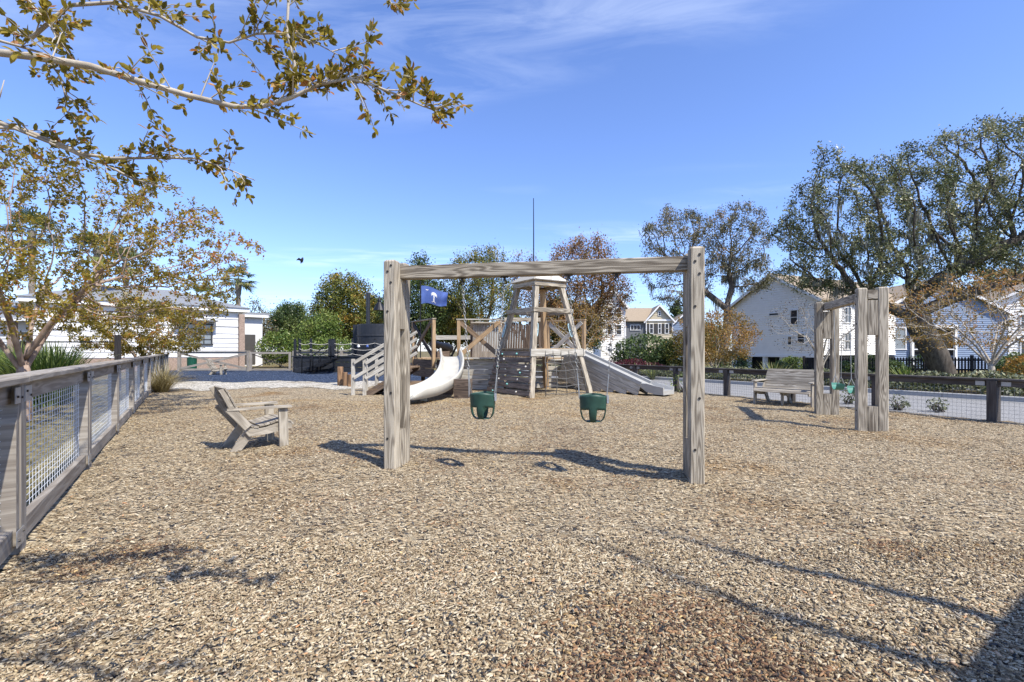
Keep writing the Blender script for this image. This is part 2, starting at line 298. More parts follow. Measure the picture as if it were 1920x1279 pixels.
# ---------------------------------------------------------------- mesh builder
class MB:
    def __init__(s): s.v = []; s.f = []; s.uv = []
    def face(s, idx, uvs): s.f.append(tuple(idx)); s.uv.extend(uvs)
    def sect(s, rings, closed=True, caps=True, useed=None):
        """loft rings (lists of points); uv u = distance along, v = distance round"""
        off = RNG.uniform(0, 40) if useed is None else useed
        voff = RNG.uniform(0, 9)
        base = len(s.v); k = len(rings[0])
        for r in rings: s.v.extend([tuple(p) for p in r])
        us = [0.0]
        for a, b in zip(rings[:-1], rings[1:]):
            us.append(us[-1] + (sum(((V(q) - V(p)) for p, q in zip(a, b)), V((0, 0, 0))) / k).length)
        r0 = [V(p) for p in rings[0]]
        vsum = [0.0]
        for i in range(k): vsum.append(vsum[-1] + (r0[(i + 1) % k] - r0[i]).length)
        for j in range(len(rings) - 1):
            for i in range(k if closed else k - 1):
                i2 = (i + 1) % k
                s.face((base + j * k + i, base + j * k + i2, base + (j + 1) * k + i2, base + (j + 1) * k + i),
                       [(off + us[j], voff + vsum[i]), (off + us[j], voff + vsum[i + 1]), (off + us[j + 1], voff + vsum[i + 1]), (off + us[j + 1], voff + vsum[i])])
        if caps and closed:
            for j, rev in ((0, True), (len(rings) - 1, False)):
                ids = [base + j * k + i for i in range(k)]
                c = [(off + 0.02 * i, voff + vsum[i] * 0.2) for i in range(k)]
                if rev: ids, c = ids[::-1], c[::-1]
                s.face(ids, c)
        return s
    def beam(s, a, b, w, h, up=(0, 0, 1), ch=0.0):
        """timber from a to b, w across, h along 'up'"""
        a, b = V(a), V(b); d = (b - a).normalized(); up = V(up)
        if abs(d.dot(up.normalized())) > 0.98: up = V((0, 1, 0)) if abs(d.y) < 0.9 else V((1, 0, 0))
        x = d.cross(up).normalized(); z = x.cross(d).normalized()
        if ch > 0:
            pts = [(-w/2+ch, -h/2), (w/2-ch, -h/2), (w/2, -h/2+ch), (w/2, h/2-ch), (w/2-ch, h/2), (-w/2+ch, h/2), (-w/2, h/2-ch), (-w/2, -h/2+ch)]
        else:
            pts = [(-w/2, -h/2), (w/2, -h/2), (w/2, h/2), (-w/2, h/2)]
        ra = [a + x * p + z * q for p, q in pts]; rb = [b + x * p + z * q for p, q in pts]
        return s.sect([ra, rb])
    def box(s, c, sx, sy, sz, rz=0.0):
        c = V(c); R = Matrix.Rotation(rz, 3, 'Z')
        if sx >= sy and sx >= sz: a, w, h, up = V((sx/2, 0, 0)), sy, sz, (0, 0, 1)
        elif sy >= sx and sy >= sz: a, w, h, up = V((0, sy/2, 0)), sx, sz, (0, 0, 1)
        else: a, w, h, up = V((0, 0, sz/2)), sx, sy, (0, 1, 0)
        return s.beam(c - R @ a, c + R @ a, w, h, R @ V(up))
    def tube(s, pts, radii, k=6, caps=True):
        pts = [V(p) for p in pts]
        if not hasattr(radii, '__len__'): radii = [radii] * len(pts)
        rings = []; ref = None
        for i, p in enumerate(pts):
            d = (pts[min(i + 1, len(pts) - 1)] - pts[max(i - 1, 0)])
            if d.length < 1e-9: d = V((0, 0, 1))
            d.normalize()
            if ref is None:
                ref = d.cross(V((0.3, 0.9, 0.1)) if abs(d.z) > 0.9 else V((0, 0, 1))).normalized()
            ref = (ref - d * ref.dot(d)).normalized()
            y = d.cross(ref)
            rings.append([p + (ref * math.cos(2 * math.pi * i2 / k) + y * math.sin(2 * math.pi * i2 / k)) * radii[i] for i2 in range(k)])
        return s.sect(rings, caps=caps)
    def lathe(s, c, prof, k=20):
        c = V(c)
        return s.sect([[c + V((r * math.cos(2*math.pi*i/k), r * math.sin(2*math.pi*i/k), z)) for i in range(k)] for r, z in prof])
    def prism(s, poly, ext):
        """flat polygon (3-D points) pushed along ext"""
        ext = V(ext)
        return s.sect([[V(p) for p in poly], [V(p) + ext for p in poly]])
    def mesh(s, name, smooth=False):
        me = bpy.data.meshes.new(name)
        me.from_pydata(s.v, [], s.f)
        ul = me.uv_layers.new(name='UVMap')
        ul.data.foreach_set('uv', np.array(s.uv, dtype=np.float32).ravel())
        if smooth: me.shade_smooth()
        me.update()
        return me
def fix_normals(me):
    import bmesh
    bm = bmesh.new(); bm.from_mesh(me); bmesh.ops.recalc_face_normals(bm, faces=bm.faces); bm.to_mesh(me); bm.free()
def part(name, mb, mat, parent=None, smooth=False, local=False, label=None, kind=None):
    me = mb.mesh(name, smooth) if isinstance(mb, MB) else mb
    if isinstance(mb, MB) and len(mb.f) < 6000: fix_normals(me)
    o = bpy.data.objects.new(name, me); COL.objects.link(o)
    if not me.materials: me.materials.append(MATS[mat])
    if parent is not None:
        o.parent = parent
        if not local:
            o.matrix_parent_inverse = world_of(parent).inverted()
    if label: o['label'] = label
    if kind: o['kind'] = kind
    return o
def world_of(o):
    m = o.matrix_basis.copy()
    if o.parent is not None: m = world_of(o.parent) @ o.matrix_parent_inverse @ m
    return m
def tag(o, label, cat, group=None, kind=None):
    o['label'] = label; o['category'] = cat
    if group: o['group'] = group
    if kind: o['kind'] = kind
    return o
def thing(name, label, cat, loc=(0, 0, 0), rz=0.0, group=None):
    o = bpy.data.objects.new(name, None); COL.objects.link(o)
    o.location = loc; o.rotation_euler = (0, 0, rz); o.empty_display_size = 0.2
    return tag(o, label, cat, group)
def struct(name, mb, mat, smooth=False):
    o = part(name, mb, mat, smooth=smooth); o['kind'] = 'structure'; return o
def copy_thing(root, loc, rz, label, group=None, scale=None):
    def cp(o, par):
        c = o.copy(); COL.objects.link(c)
        if par is not None: c.parent = par; c.matrix_parent_inverse = o.matrix_parent_inverse.copy()
        for ch in [q for q in o.children]: cp(ch, c)
        return c
    r = cp(root, None); r.location = loc; r.rotation_euler = (0, 0, rz)
    if scale: r.scale = (scale,) * 3 if not hasattr(scale, '__len__') else scale
    r['label'] = label
    if group: r['group'] = group
    return r

def mesh_np(name, verts, faces_n, nper, rnd=None, mat=None, smooth=False):
    """verts (N,3); faces all with nper corners, consecutive or indexed array"""
    me = bpy.data.meshes.new(name)
    nv = len(verts); nf = len(faces_n)
    me.vertices.add(nv); me.vertices.foreach_set('co', np.asarray(verts, dtype=np.float32).ravel())
    me.loops.add(nf * nper); me.loops.foreach_set('vertex_index', np.asarray(faces_n, dtype=np.int32).ravel())
    me.polygons.add(nf); me.polygons.foreach_set('loop_start', np.arange(0, nf * nper, nper, dtype=np.int32))
    try: me.polygons.foreach_set('loop_total', np.full(nf, nper, dtype=np.int32))
    except Exception: pass
    if rnd is not None:
        at = me.attributes.new('rnd', 'FLOAT', 'POINT'); at.data.foreach_set('value', np.asarray(rnd, dtype=np.float32))
    me.update(calc_edges=True)
    if mat: me.materials.append(MATS[mat])
    if smooth: me.shade_smooth()
    return me
def unit(a): return a / np.maximum(np.linalg.norm(a, axis=-1, keepdims=True), 1e-9)
def leaves(name, centers, size, mat, rs, aspect=0.45, up=0.3, dirs=None, rnd=None, fold=0.0):
    """many small leaf blades, one mesh; diamond shaped"""
    c = np.asarray(centers, dtype=np.float64); n = len(c)
    d = rs.normal(size=(n, 3)) if dirs is None else np.asarray(dirs) + rs.normal(size=(n, 3)) * 0.45
    d = unit(d)
    nrm = rs.normal(size=(n, 3)); nrm[:, 2] = np.abs(nrm[:, 2]) + up * 2
    side = unit(np.cross(d, nrm))
    nn = unit(np.cross(side, d))
    L = size * (0.65 + 0.7 * rs.random(n))[:, None]
    W = L * aspect
    base = c - d * L * 0.5
    p0 = base; p1 = base + d * L * 0.45 + side * W * 0.5 + nn * L * fold; p2 = base + d * L; p3 = base + d * L * 0.45 - side * W * 0.5 + nn * L * fold
    verts = np.stack([p0, p1, p2, p3], axis=1).reshape(-1, 3)
    idx = np.arange(n * 4).reshape(n, 4)
    r = rs.random(n) if rnd is None else rnd
    return mesh_np(name, verts, idx, 4, np.repeat(r, 4), mat)

# ---------------------------------------------------------------- tree growth (space colonisation)
def grow(trunks, att, step, infl, kill, iters, rs, trop=(0, 0, 0.0), jitter=0.12):
    pos = []; par = []
    for ti, tr in enumerate(trunks):
        prev = -1
        if ti > 0:                              # further stems start from the nearest existing node
            P = np.array(pos); prev = int(np.argmin(np.linalg.norm(P - np.array(tr[0]), axis=1)))
        for a, b in zip(tr[:-1], tr[1:]):
            a, b = np.array(a, float), np.array(b, float)
            m = max(1, int(np.linalg.norm(b - a) / step))
            for i in range(m):
                if prev == -1 or i > 0 or a is not tr[0]:
                    pos.append(a + (b - a) * (i / m)); par.append(prev); prev = len(pos) - 1
        pos.append(np.array(tr[-1], float)); par.append(prev)
    att = np.array(att, float)
    P = np.array(pos)
    D = np.linalg.norm(att[:, None, :] - P[None], axis=2)
    ni = D.argmin(1); nd = D.min(1)
    nchild = {}
    trop = np.array(trop)
    for it in range(iters):
        if len(att) == 0: break
        act = nd < infl
        if not act.any(): break
        new = []
        order = np.unique(ni[act])
        for k in order:
            if nchild.get(k, 0) >= 3: continue
            m = act & (ni == k)
            v = unit(att[m] - pos[k]).sum(0) + rs.normal(size=3) * jitter * m.sum() + trop * m.sum()
            nv = np.linalg.norm(v)
            if nv < 1e-6: continue
            p = pos[k] + v / nv * step
            nchild[k] = nchild.get(k, 0) + 1
            pos.append(p); par.append(int(k)); new.append(len(pos) - 1)
        if not new: break
        NP = np.array([pos[i] for i in new])
        D = np.linalg.norm(att[:, None, :] - NP[None], axis=2)
        j = D.argmin(1); dm = D.min(1)
        better = dm < nd
        nd = np.where(better, dm, nd); ni = np.where(better, np.array(new)[j], ni)
        keep = nd > kill
        att, nd, ni = att[keep], nd[keep], ni[keep]
    return np.array(pos), np.array(par)
def tree_radii(par, r_tip, r_trunk):
    n = len(par); tips = np.zeros(n)
    has = np.zeros(n, bool); has[par[par >= 0]] = True
    tips[~has] = 1
    for i in range(n - 1, 0, -1):
        if par[i] >= 0: tips[par[i]] += tips[i]
    ex = math.log(max(r_trunk / r_tip, 1.01)) / math.log(max(tips.max(), 2))
    return r_tip * tips ** ex, tips
def skeleton_mesh(name, pos, par, rad_, mat, kmax=8):
    n = len(pos); ch = [[] for _ in range(n)]
    for i in range(n):
        if par[i] >= 0: ch[par[i]].append(i)
    mb = MB()
    starts = [(i, None) for i in range(n) if par[i] < 0]
    while starts:
        i, p = starts.pop()
        pts = []; rr = []
        if p is not None: pts.append(pos[p]); rr.append(min(rad_[p], rad_[i] * 1.25))
        cur = i
        while True:
            pts.append(pos[cur]); rr.append(rad_[cur])
            c = ch[cur]
            if not c: break
            c = sorted(c, key=lambda q: -rad_[q])
            for q in c[1:]: starts.append((q, cur))
            cur = c[0]
        if len(pts) < 2: continue
        r0 = max(rr)
        k = 4 if r0 < 0.02 else 5 if r0 < 0.06 else 7 if r0 < 0.15 else 10
        mb.tube(pts, rr, min(k, kmax), caps=False)
    me = mb.mesh(name, True); me.materials.append(MATS[mat])
    return me
def ellipsoid_pts(rs, n, c, r, shell=0.35, flat=None):
    d = unit(rs.normal(size=(n, 3)))
    q = (shell + (1 - shell) * rs.random(n) ** (1 / 2.0))[:, None]
    p = np.array(c) + d * q * np.array(r)
    if flat is not None: p = p[p[:, 2] > flat]
    return p
def make_tree(name, label, cat, loc, trunks, blobs, n_att, step, r_tip, r_trunk, leafmat_, leaf_size, per_tip, spread, barkmat, seed,
              group=None, infl=None, kill=None, tips_max=2, aspect=0.45, trop=(0, 0, 0.06), rz=0.0, floor=None, iters=140, moss=0, up=0.3, leaf_keep=1.0):
    """trunks and blobs in local metres; blobs = [(centre, radii, weight)]"""
    rs = np.random.RandomState(seed)
    tot = sum(b[2] for b in blobs)
    att = np.concatenate([ellipsoid_pts(rs, max(3, int(n_att * b[2] / tot)), b[0], b[1]) for b in blobs])
    if floor is not None: att = att[att[:, 2] > floor]
    pos, par = grow(trunks, att, step, infl or step * 7, kill or step * 1.6, iters, rs, trop)
    r, tips = tree_radii(par, r_tip, r_trunk)
    t = thing(name, label, cat, loc, rz, group)
    part('trunk', skeleton_mesh('trunk', pos, par, r, barkmat), barkmat, t, local=True)
    sel = np.where(tips <= tips_max)[0]
    if leaf_keep < 1: sel = sel[rs.random(len(sel)) < leaf_keep]
    n = int(len(sel) * per_tip)
    c = pos[rs.choice(sel, n)] + rs.normal(size=(n, 3)) * spread
    # noise clumps vary the leaf colour and imitate highlights and shade
    clump = np.array([mnoise.noise(V(p) * 0.65) for p in c])
    rnd = np.clip(0.52 + 0.6 * clump + rs.normal(size=n) * 0.24, 0, 1)
    part('crown', leaves('crown', c, leaf_size, leafmat_, rs, aspect, up, rnd=rnd), leafmat_, t, local=True)
    if moss:
        cand = np.where((r > r_tip * 1.5) & (pos[:, 2] < pos[:, 2].max() * 0.72) & (pos[:, 2] > 2.2))[0]
        pick = rs.choice(cand, moss)
        c0 = np.repeat(pos[pick], 26, axis=0) + rs.normal(size=(moss * 26, 3)) * np.array([0.16, 0.16, 0.05])
        ln = np.repeat(0.35 + 0.9 * rs.random(moss) ** 2, 26) * (0.4 + 0.8 * rs.random(moss * 26))
        w = 0.018 + 0.02 * rs.random(len(c0))
        a = rs.random(len(c0)) * 6.28
        sx = np.stack([np.cos(a), np.sin(a), np.zeros_like(a)], 1) * w[:, None]
        dn = np.stack([rs.normal(size=len(c0)) * 0.08, rs.normal(size=len(c0)) * 0.08, -np.ones(len(c0))], 1) * ln[:, None]
        vv = np.stack([c0 - sx, c0 + sx, c0 + dn * 0.6 + sx * 0.8, c0 + dn], 1).reshape(-1, 3)
        part('spanish_moss', mesh_np('spanish_moss', vv, np.arange(len(vv)).reshape(-1, 4), 4, np.repeat(rs.random(len(c0)), 4), 'moss'), 'moss', t, local=True)
    return t
def shrub(name, label, cat, loc, blobs, n, size, mat, seed, group=None, aspect=0.5, stem='bark_oak', up=0.3):
    """bushy plant: leaves through the volume's outer part, a few stems"""
    rs = np.random.RandomState(seed)
    t = thing(name, label, cat, loc, 0, group)
    tot = sum(b[2] for b in blobs)
    cs = []
    for c, r, w in blobs:
        p = ellipsoid_pts(rs, int(n * w / tot), c, r, 0.55)
        nz = np.array([mnoise.noise(V(q) * (1.6 / max(r))* 1.6) for q in p])
        cs.append(np.array(c) + (p - np.array(c)) * (1 + 0.28 * nz)[:, None])
    c = np.concatenate(cs); c = c[c[:, 2] > 0.03]
    clump = np.array([mnoise.noise(V(p) * 2.2) for p in c])
    rnd = np.clip(0.5 + 0.4 * clump + rs.normal(size=len(c)) * 0.22, 0, 1)
    part('foliage', leaves('foliage', c, size, mat, rs, aspect, up, rnd=rnd), mat, t, local=True)
    mb = MB()
    for b in blobs:
        for i in range(4):
            e = V(b[0]) + V((rs.normal() * b[1][0] * .4, rs.normal() * b[1][1] * .4, 0.2 * b[1][2]))
            s0 = V((b[0][0] * 0.7 + rs.normal() * .05, b[0][1] * 0.7 + rs.normal() * .05, -0.03))
            mb.tube([s0, (s0 + e) / 2 + V((rs.normal() * .05, rs.normal() * .05, 0)), e], [0.025, 0.018, 0.006], 5)
    part('stem', mb, stem, t, local=True, smooth=True)
    return t
def blades(name, label, cat, loc, n, length, width, mat, seed, lean=0.5, droop=0.6, base_r=0.12, group=None, stiff=False, partname='leaf_blades'):
    """clump of long blades (ornamental grass, yucca-like plants)"""
    rs = np.random.RandomState(seed)
    t = thing(name, label, cat, loc, 0, group)
    a = rs.random(n) * 6.2832; ln = length * (0.6 + 0.5 * rs.random(n)); le = lean * np.sqrt(rs.random(n))
    br = base_r * np.sqrt(rs.random(n)); ab = rs.random(n) * 6.2832
    base = np.stack([br * np.cos(ab), br * np.sin(ab), np.full(n, -0.02)], 1)
    h = np.stack([np.cos(a), np.sin(a), np.zeros(n)], 1); side = np.stack([-np.sin(a), np.cos(a), np.zeros(n)], 1) * width / 2
    pts = []
    for k, tt in enumerate((0, 0.4, 0.75, 1.0)):
        out = le * tt + (0 if stiff else 1) * droop * le * tt ** 2.5
        z = tt * np.sqrt(np.maximum(0.05, 1 - (le * 0.8) ** 2)) - (0 if stiff else 1) * droop * le * tt ** 3 * 0.8
        pts.append(base + h * (out * ln)[:, None] + np.array([0, 0, 1]) * (z * ln)[:, None])
    w = (1.0, 0.9, 0.6, 0.08)
    vv = np.stack([q for k in range(4) for q in (pts[k] - side * w[k], pts[k] + side * w[k])], 1)
    vv[:, :, 2] = np.maximum(vv[:, :, 2], -0.02)
    i0 = (np.arange(n) * 8)[:, None]
    fc = np.concatenate([i0 + np.array([[2*k, 2*k+1, 2*k+3, 2*k+2]]) for k in range(3)], 0)
    part(partname, mesh_np(partname, vv.reshape(-1, 3), fc, 4, np.repeat(rs.random(n), 8), mat), mat, t, local=True)
    return t

#@@SECTION setting
def hgt(x, y):
    dip = 0
    for sx, sy in ((-0.33, 5.72), (0.94, 5.47), (6.5, 9.0), (6.75, 9.95)):     # hollows worn under the swings
        dip = dip - 0.045 * np.exp(-(((x - sx) / 0.55) ** 2 + ((y - sy) / 0.5) ** 2))
    return dip + (0.016 * np.sin(1.3 * x + 0.7 * y) + 0.013 * np.sin(2.7 * x - 2.1 * y + 1) + 0.008 * np.sin(5.1 * x + 4.3 * y) + 0.006 * np.sin(9 * x - 7.7 * y))
LF0, LFD = V((-5.12, 5.73, 0)), V((-0.56, 0.8285, 0))             # left fence line
RF0, RFD = V((9.50, 9.47, 0)), V((-0.474, 0.8805, 0))             # right fence line
RFN = V((0.8805, 0.474, 0))                                       # outwards, towards the road
def terrain():
    xs = np.concatenate([np.linspace(-420, -40, 14), np.linspace(-36, 60, 60), np.linspace(70, 420, 14)])
    ys = np.concatenate([np.linspace(-60, -8, 6), np.linspace(-4, 80, 60), np.linspace(90, 700, 16)])
    X, Y = np.meshgrid(xs, ys)
    Z = -0.05 - 0.5 * np.clip((Y - 24) / 20, 0, 1) * np.clip((X + 2) / 8, 0, 1) + 0.0 * X
    lxx = LF0.x + LFD.x / LFD.y * (Y - LF0.y); rxx = RF0.x + RFD.x / RFD.y * (Y - RF0.y)
    Z = Z - 0.25 * ((X > lxx + 1.8) & (X < rxx - 1.8) & (Y > -3.5) & (Y < 21.5))      # bed under the chips
    n, m = X.shape
    idx = np.arange(n * m).reshape(n, m)
    f = np.stack([idx[:-1, :-1], idx[:-1, 1:], idx[1:, 1:], idx[1:, :-1]], -1).reshape(-1, 4)
    me = mesh_np('ground', np.stack([X, Y, Z], -1).reshape(-1, 3), f, 4, None, 'terrain_mat')
    o = part('ground', me, 'terrain_mat'); o['kind'] = 'structure'
terrain()
def gz(x, y):
    return -0.05 - 0.5 * min(1, max(0, (y - 24) / 20)) * min(1, max(0, (x + 2) / 8))
def left_x(y): return LF0.x + LFD.x / LFD.y * (y - LF0.y)
def right_x(y): return RF0.x + RFD.x / RFD.y * (y - RF0.y)
def sheet(name, mat, x0, x1, y0, y1, inside, z, step=0.16):
    xs = np.arange(x0, x1 + step, step); ys = np.arange(y0, y1 + step, step)
    X, Y = np.meshgrid(xs, ys)
    Z = hgt(X, Y) + z
    n, m = X.shape; idx = np.arange(n * m).reshape(n, m)
    f = np.stack([idx[:-1, :-1], idx[:-1, 1:], idx[1:, 1:], idx[1:, :-1]], -1).reshape(-1, 4)
    cx = X.ravel()[f].mean(1); cy = Y.ravel()[f].mean(1)
    f = f[inside(cx, cy)]
    used = np.unique(f); remap = np.full(n * m, -1); remap[used] = np.arange(len(used))
    me = mesh_np(name, np.stack([X, Y, Z], -1).reshape(-1, 3)[used], remap[f], 4, None, mat, True)
    o = part(name, me, mat); o['kind'] = 'structure'; return o
lx = lambda y: LF0.x + LFD.x / LFD.y * (y - LF0.y)
rx = lambda y: RF0.x + RFD.x / RFD.y * (y - RF0.y)
sheet('mulch_ground', 'mulch', -18, 17, -6, 24.5, lambda x, y: (x > lx(y) - 0.05) & (x < rx(y) + 0.05) & (y < 24.2 + 0.02 * x), 0.0)
sheet('gravel_path', 'gravel_white', -20, -4.0, 16, 24, lambda x, y: (x > lx(y)) & (y > 17.6 + 0.35 * np.sin(x * 1.3) + 0.2 * np.sin(x * 3.1) + 0.12 * (x + 8)) & (y < 23.2) & (x < -5.2 + 0.4 * np.sin(y * 2)), 0.012)
sheet('rubber_mulch_ground', 'rubber_blue', -24, -3, 20, 34, lambda x, y: (x > lx(y)) & (y > 21.3 + 0.3 * np.sin(x * 1.7)) & (y < 33.6) & (x < -3.6), 0.024)
# wood chips lying on the play surface (nobody could count them)
def chips():
    rs = np.random.RandomState(3)
    def pts(n, y0, y1):
        y = np.sqrt(rs.random(n) ** 1.25 * (y1 ** 2 - y0 ** 2) + y0 ** 2)
        x = (rs.random(n) * 2 - 1) * 1.16 * y
        k = (x > lx(y) + 0.08) & (x < rx(y) - 0.08)
        return x[k], y[k]
    for name, n, y0, y1, s0, thick in (('wood_chips', 62000, 1.7, 3.5, 0.019, True), ('wood_chips', 500000, 2.5, 13.5, 0.0215, False)):
        x, y = pts(n, y0, y1); n = len(x)
        L = s0 * (0.5 + 1.5 * rs.random(n) ** 2.2); W = L * (0.13 + 0.24 * rs.random(n)); T = 0.0014 + 0.0016 * rs.random(n)
        a = rs.random(n) * 6.2832
        tilt = rs.normal(size=n) * 0.15; roll = rs.normal(size=n) * 0.25
        d = np.stack([np.cos(a) * np.cos(tilt), np.sin(a) * np.cos(tilt), np.sin(tilt)], 1)
        s = np.stack([-np.sin(a) * np.cos(roll), np.cos(a) * np.cos(roll), np.sin(roll)], 1)
        u = unit(np.cross(d, s))
        c = np.stack([x, y, hgt(x, y) + 0.006 + 0.012 * rs.random(n)], 1)
        d = d * (L / 2)[:, None]; s = s * (W / 2)[:, None]; u = u * T[:, None]
        sk = (rs.random(n) - 0.5)[:, None] * 0.7
        r = rs.random(n)
        # damp red-brown patches and a greyer, older foreground
        pn = np.array([mnoise.noise(V((px * 0.55, py * 0.55, 4.0))) + 0.5 * mnoise.noise(V((px * 1.7, py * 1.7, 9.0))) for px, py in zip(x, y)])
        r = np.where(r > 0.1, np.clip(r - np.clip(pn - .12, 0, 1) * 0.5, 0.1, 1), r)
        if thick:
            top = [c - d - s * (1 + sk) + u, c + d * 0.9 - s * (1 - sk) + u, c + d + s * (0.7 - sk) + u, c - d * 0.85 + s * (1 + sk) + u]
            bot = [p - 2 * u for p in top]
            vv = np.stack(top + bot, 1)
            fc = np.array([[0, 1, 2, 3], [0, 4, 5, 1], [1, 5, 6, 2], [2, 6, 7, 3], [3, 7, 4, 0]])
            f = ((np.arange(n) * 8)[:, None, None] + fc[None]).reshape(-1, 4); k = 8
        else:
            vv = np.stack([c - d - s, c + d * 0.9 - s, c + d + s * 0.7, c - d * 0.85 + s], 1)
            f = np.arange(n * 4).reshape(n, 4); k = 4
        me = mesh_np(name, vv.reshape(-1, 3), f, 4, np.repeat(r, k), 'chip'); me.materials.append(MATS['chip_gold']); me.materials.append(MATS['chip_rust'])
        g = np.exp(-(((x + 1.2) / 6.0) ** 2 + ((y - 13.5) / 4.3) ** 2)) * 0.7 + 0.07 * (pn > .25)
        ru = 0.42 * np.clip((pn - .22) * 3, 0, 1)
        for sx, sy, sr in ((-.45, 5.5, .6), (.9, 5.3, .7), (.9, 2.25, .55), (.3, 2.05, .35), (2.0, 3.9, .5), (-1.2, 4.3, .6), (6.5, 9.3, 1.0)):
            ru = ru + 0.3 * np.exp(-(((x - sx) / sr) ** 2 + ((y - sy) / (sr * .55)) ** 2))
        mi = (rs.random(n) < g).astype(np.int32); mi[rs.random(n) < ru] = 2; me.polygons.foreach_set('material_index', np.repeat(mi, len(f) // n))
        o = part(name, me, 'chip')
        tag(o, 'loose tan wood chips covering the foreground of the play area' if thick else 'tan wood chips spread around the swings and chairs further back', 'wood chips', kind='stuff')
chips()
# road, kerbs, beds
KD = V((-0.558, 0.83, 0)); K0 = V((13.7, 13.85, 0)); KN = V((0.83, 0.558, 0))
def strip(name, p0, p1, mat, z, n=30, inset=None):
    mb = MB()
    a = [p0(t) for t in np.linspace(-14, 46, n)]; b = [p1(t) for t in np.linspace(-14, 46, n)]
    rings = [[V((p.x, p.y, gz(p.x, p.y) + 0.05 + z)), V((q.x, q.y, gz(q.x, q.y) + 0.05 + z))] for p, q in zip(a, b)]
    mb.sect(rings, closed=False, caps=False)
    return struct(name, mb, mat)
strip('road', lambda t: RF0 + RFD * t + RFN * 0.35, lambda t: K0 + KD * t, 'road_mat', -0.03)
strip('planting_bed', lambda t: K0 + KD * t + KN * 0.15, lambda t: K0 + KD * t + KN * 3.4, 'terrain_mat', 0.03)
strip('sidewalk', lambda t: K0 + KD * t + KN * 3.5, lambda t: K0 + KD * t + KN * 4.9, 'road_mat', 0.02)
strip('lawn', lambda t: K0 + KD * t + KN * 4.95, lambda t: K0 + KD * t + KN * 20, 'lawn_mat', 0.025)
mb = MB()
for t in np.arange(-14, 46, 3.0):
    p, q = K0 + KD * t, K0 + KD * (t + 2.985)
    mb.beam(V((p.x, p.y, gz(p.x, p.y) + 0.08)) + KN * 0.07, V((q.x, q.y, gz(q.x, q.y) + 0.08)) + KN * 0.07, 0.15, 0.16, ch=0.02)
struct('kerb', mb, 'kerb_mat')
# low variegated ground cover along the kerb
def cover():
    rs = np.random.RandomState(11)
    n = 70000
    t = rs.random(n) * 40 - 8; w = rs.random(n) * 2.5 + 0.12
    hmax = 0.74 * np.sin(np.clip((w + 0.1) / 2.8, 0, 1) * math.pi) ** 0.6
    bump = np.array([mnoise.noise(V((a * 0.9, b * 1.3, 0))) for a, b in zip(t, w)])
    h = hmax * (0.75 + 0.5 * bump) * (0.35 + 0.65 * rs.random(n) ** 0.5)
    x = K0.x + KD.x * t + KN.x * w; y = K0.y + KD.y * t + KN.y * w
    z = np.array([gz(a, b) for a, b in zip(x, y)]) + 0.06 + h
    rnd = np.clip(0.45 + 0.5 * bump + rs.normal(size=n) * 0.25, 0, 1)
    o = part('ground_cover', leaves('ground_cover', np.stack([x, y, z], 1), 0.13, 'leaf_cover', rs, 0.45, 0.5, rnd=rnd), 'leaf_cover')
    tag(o, 'low variegated ground cover planted along the far kerb of the road', 'ground cover', kind='stuff')
cover()

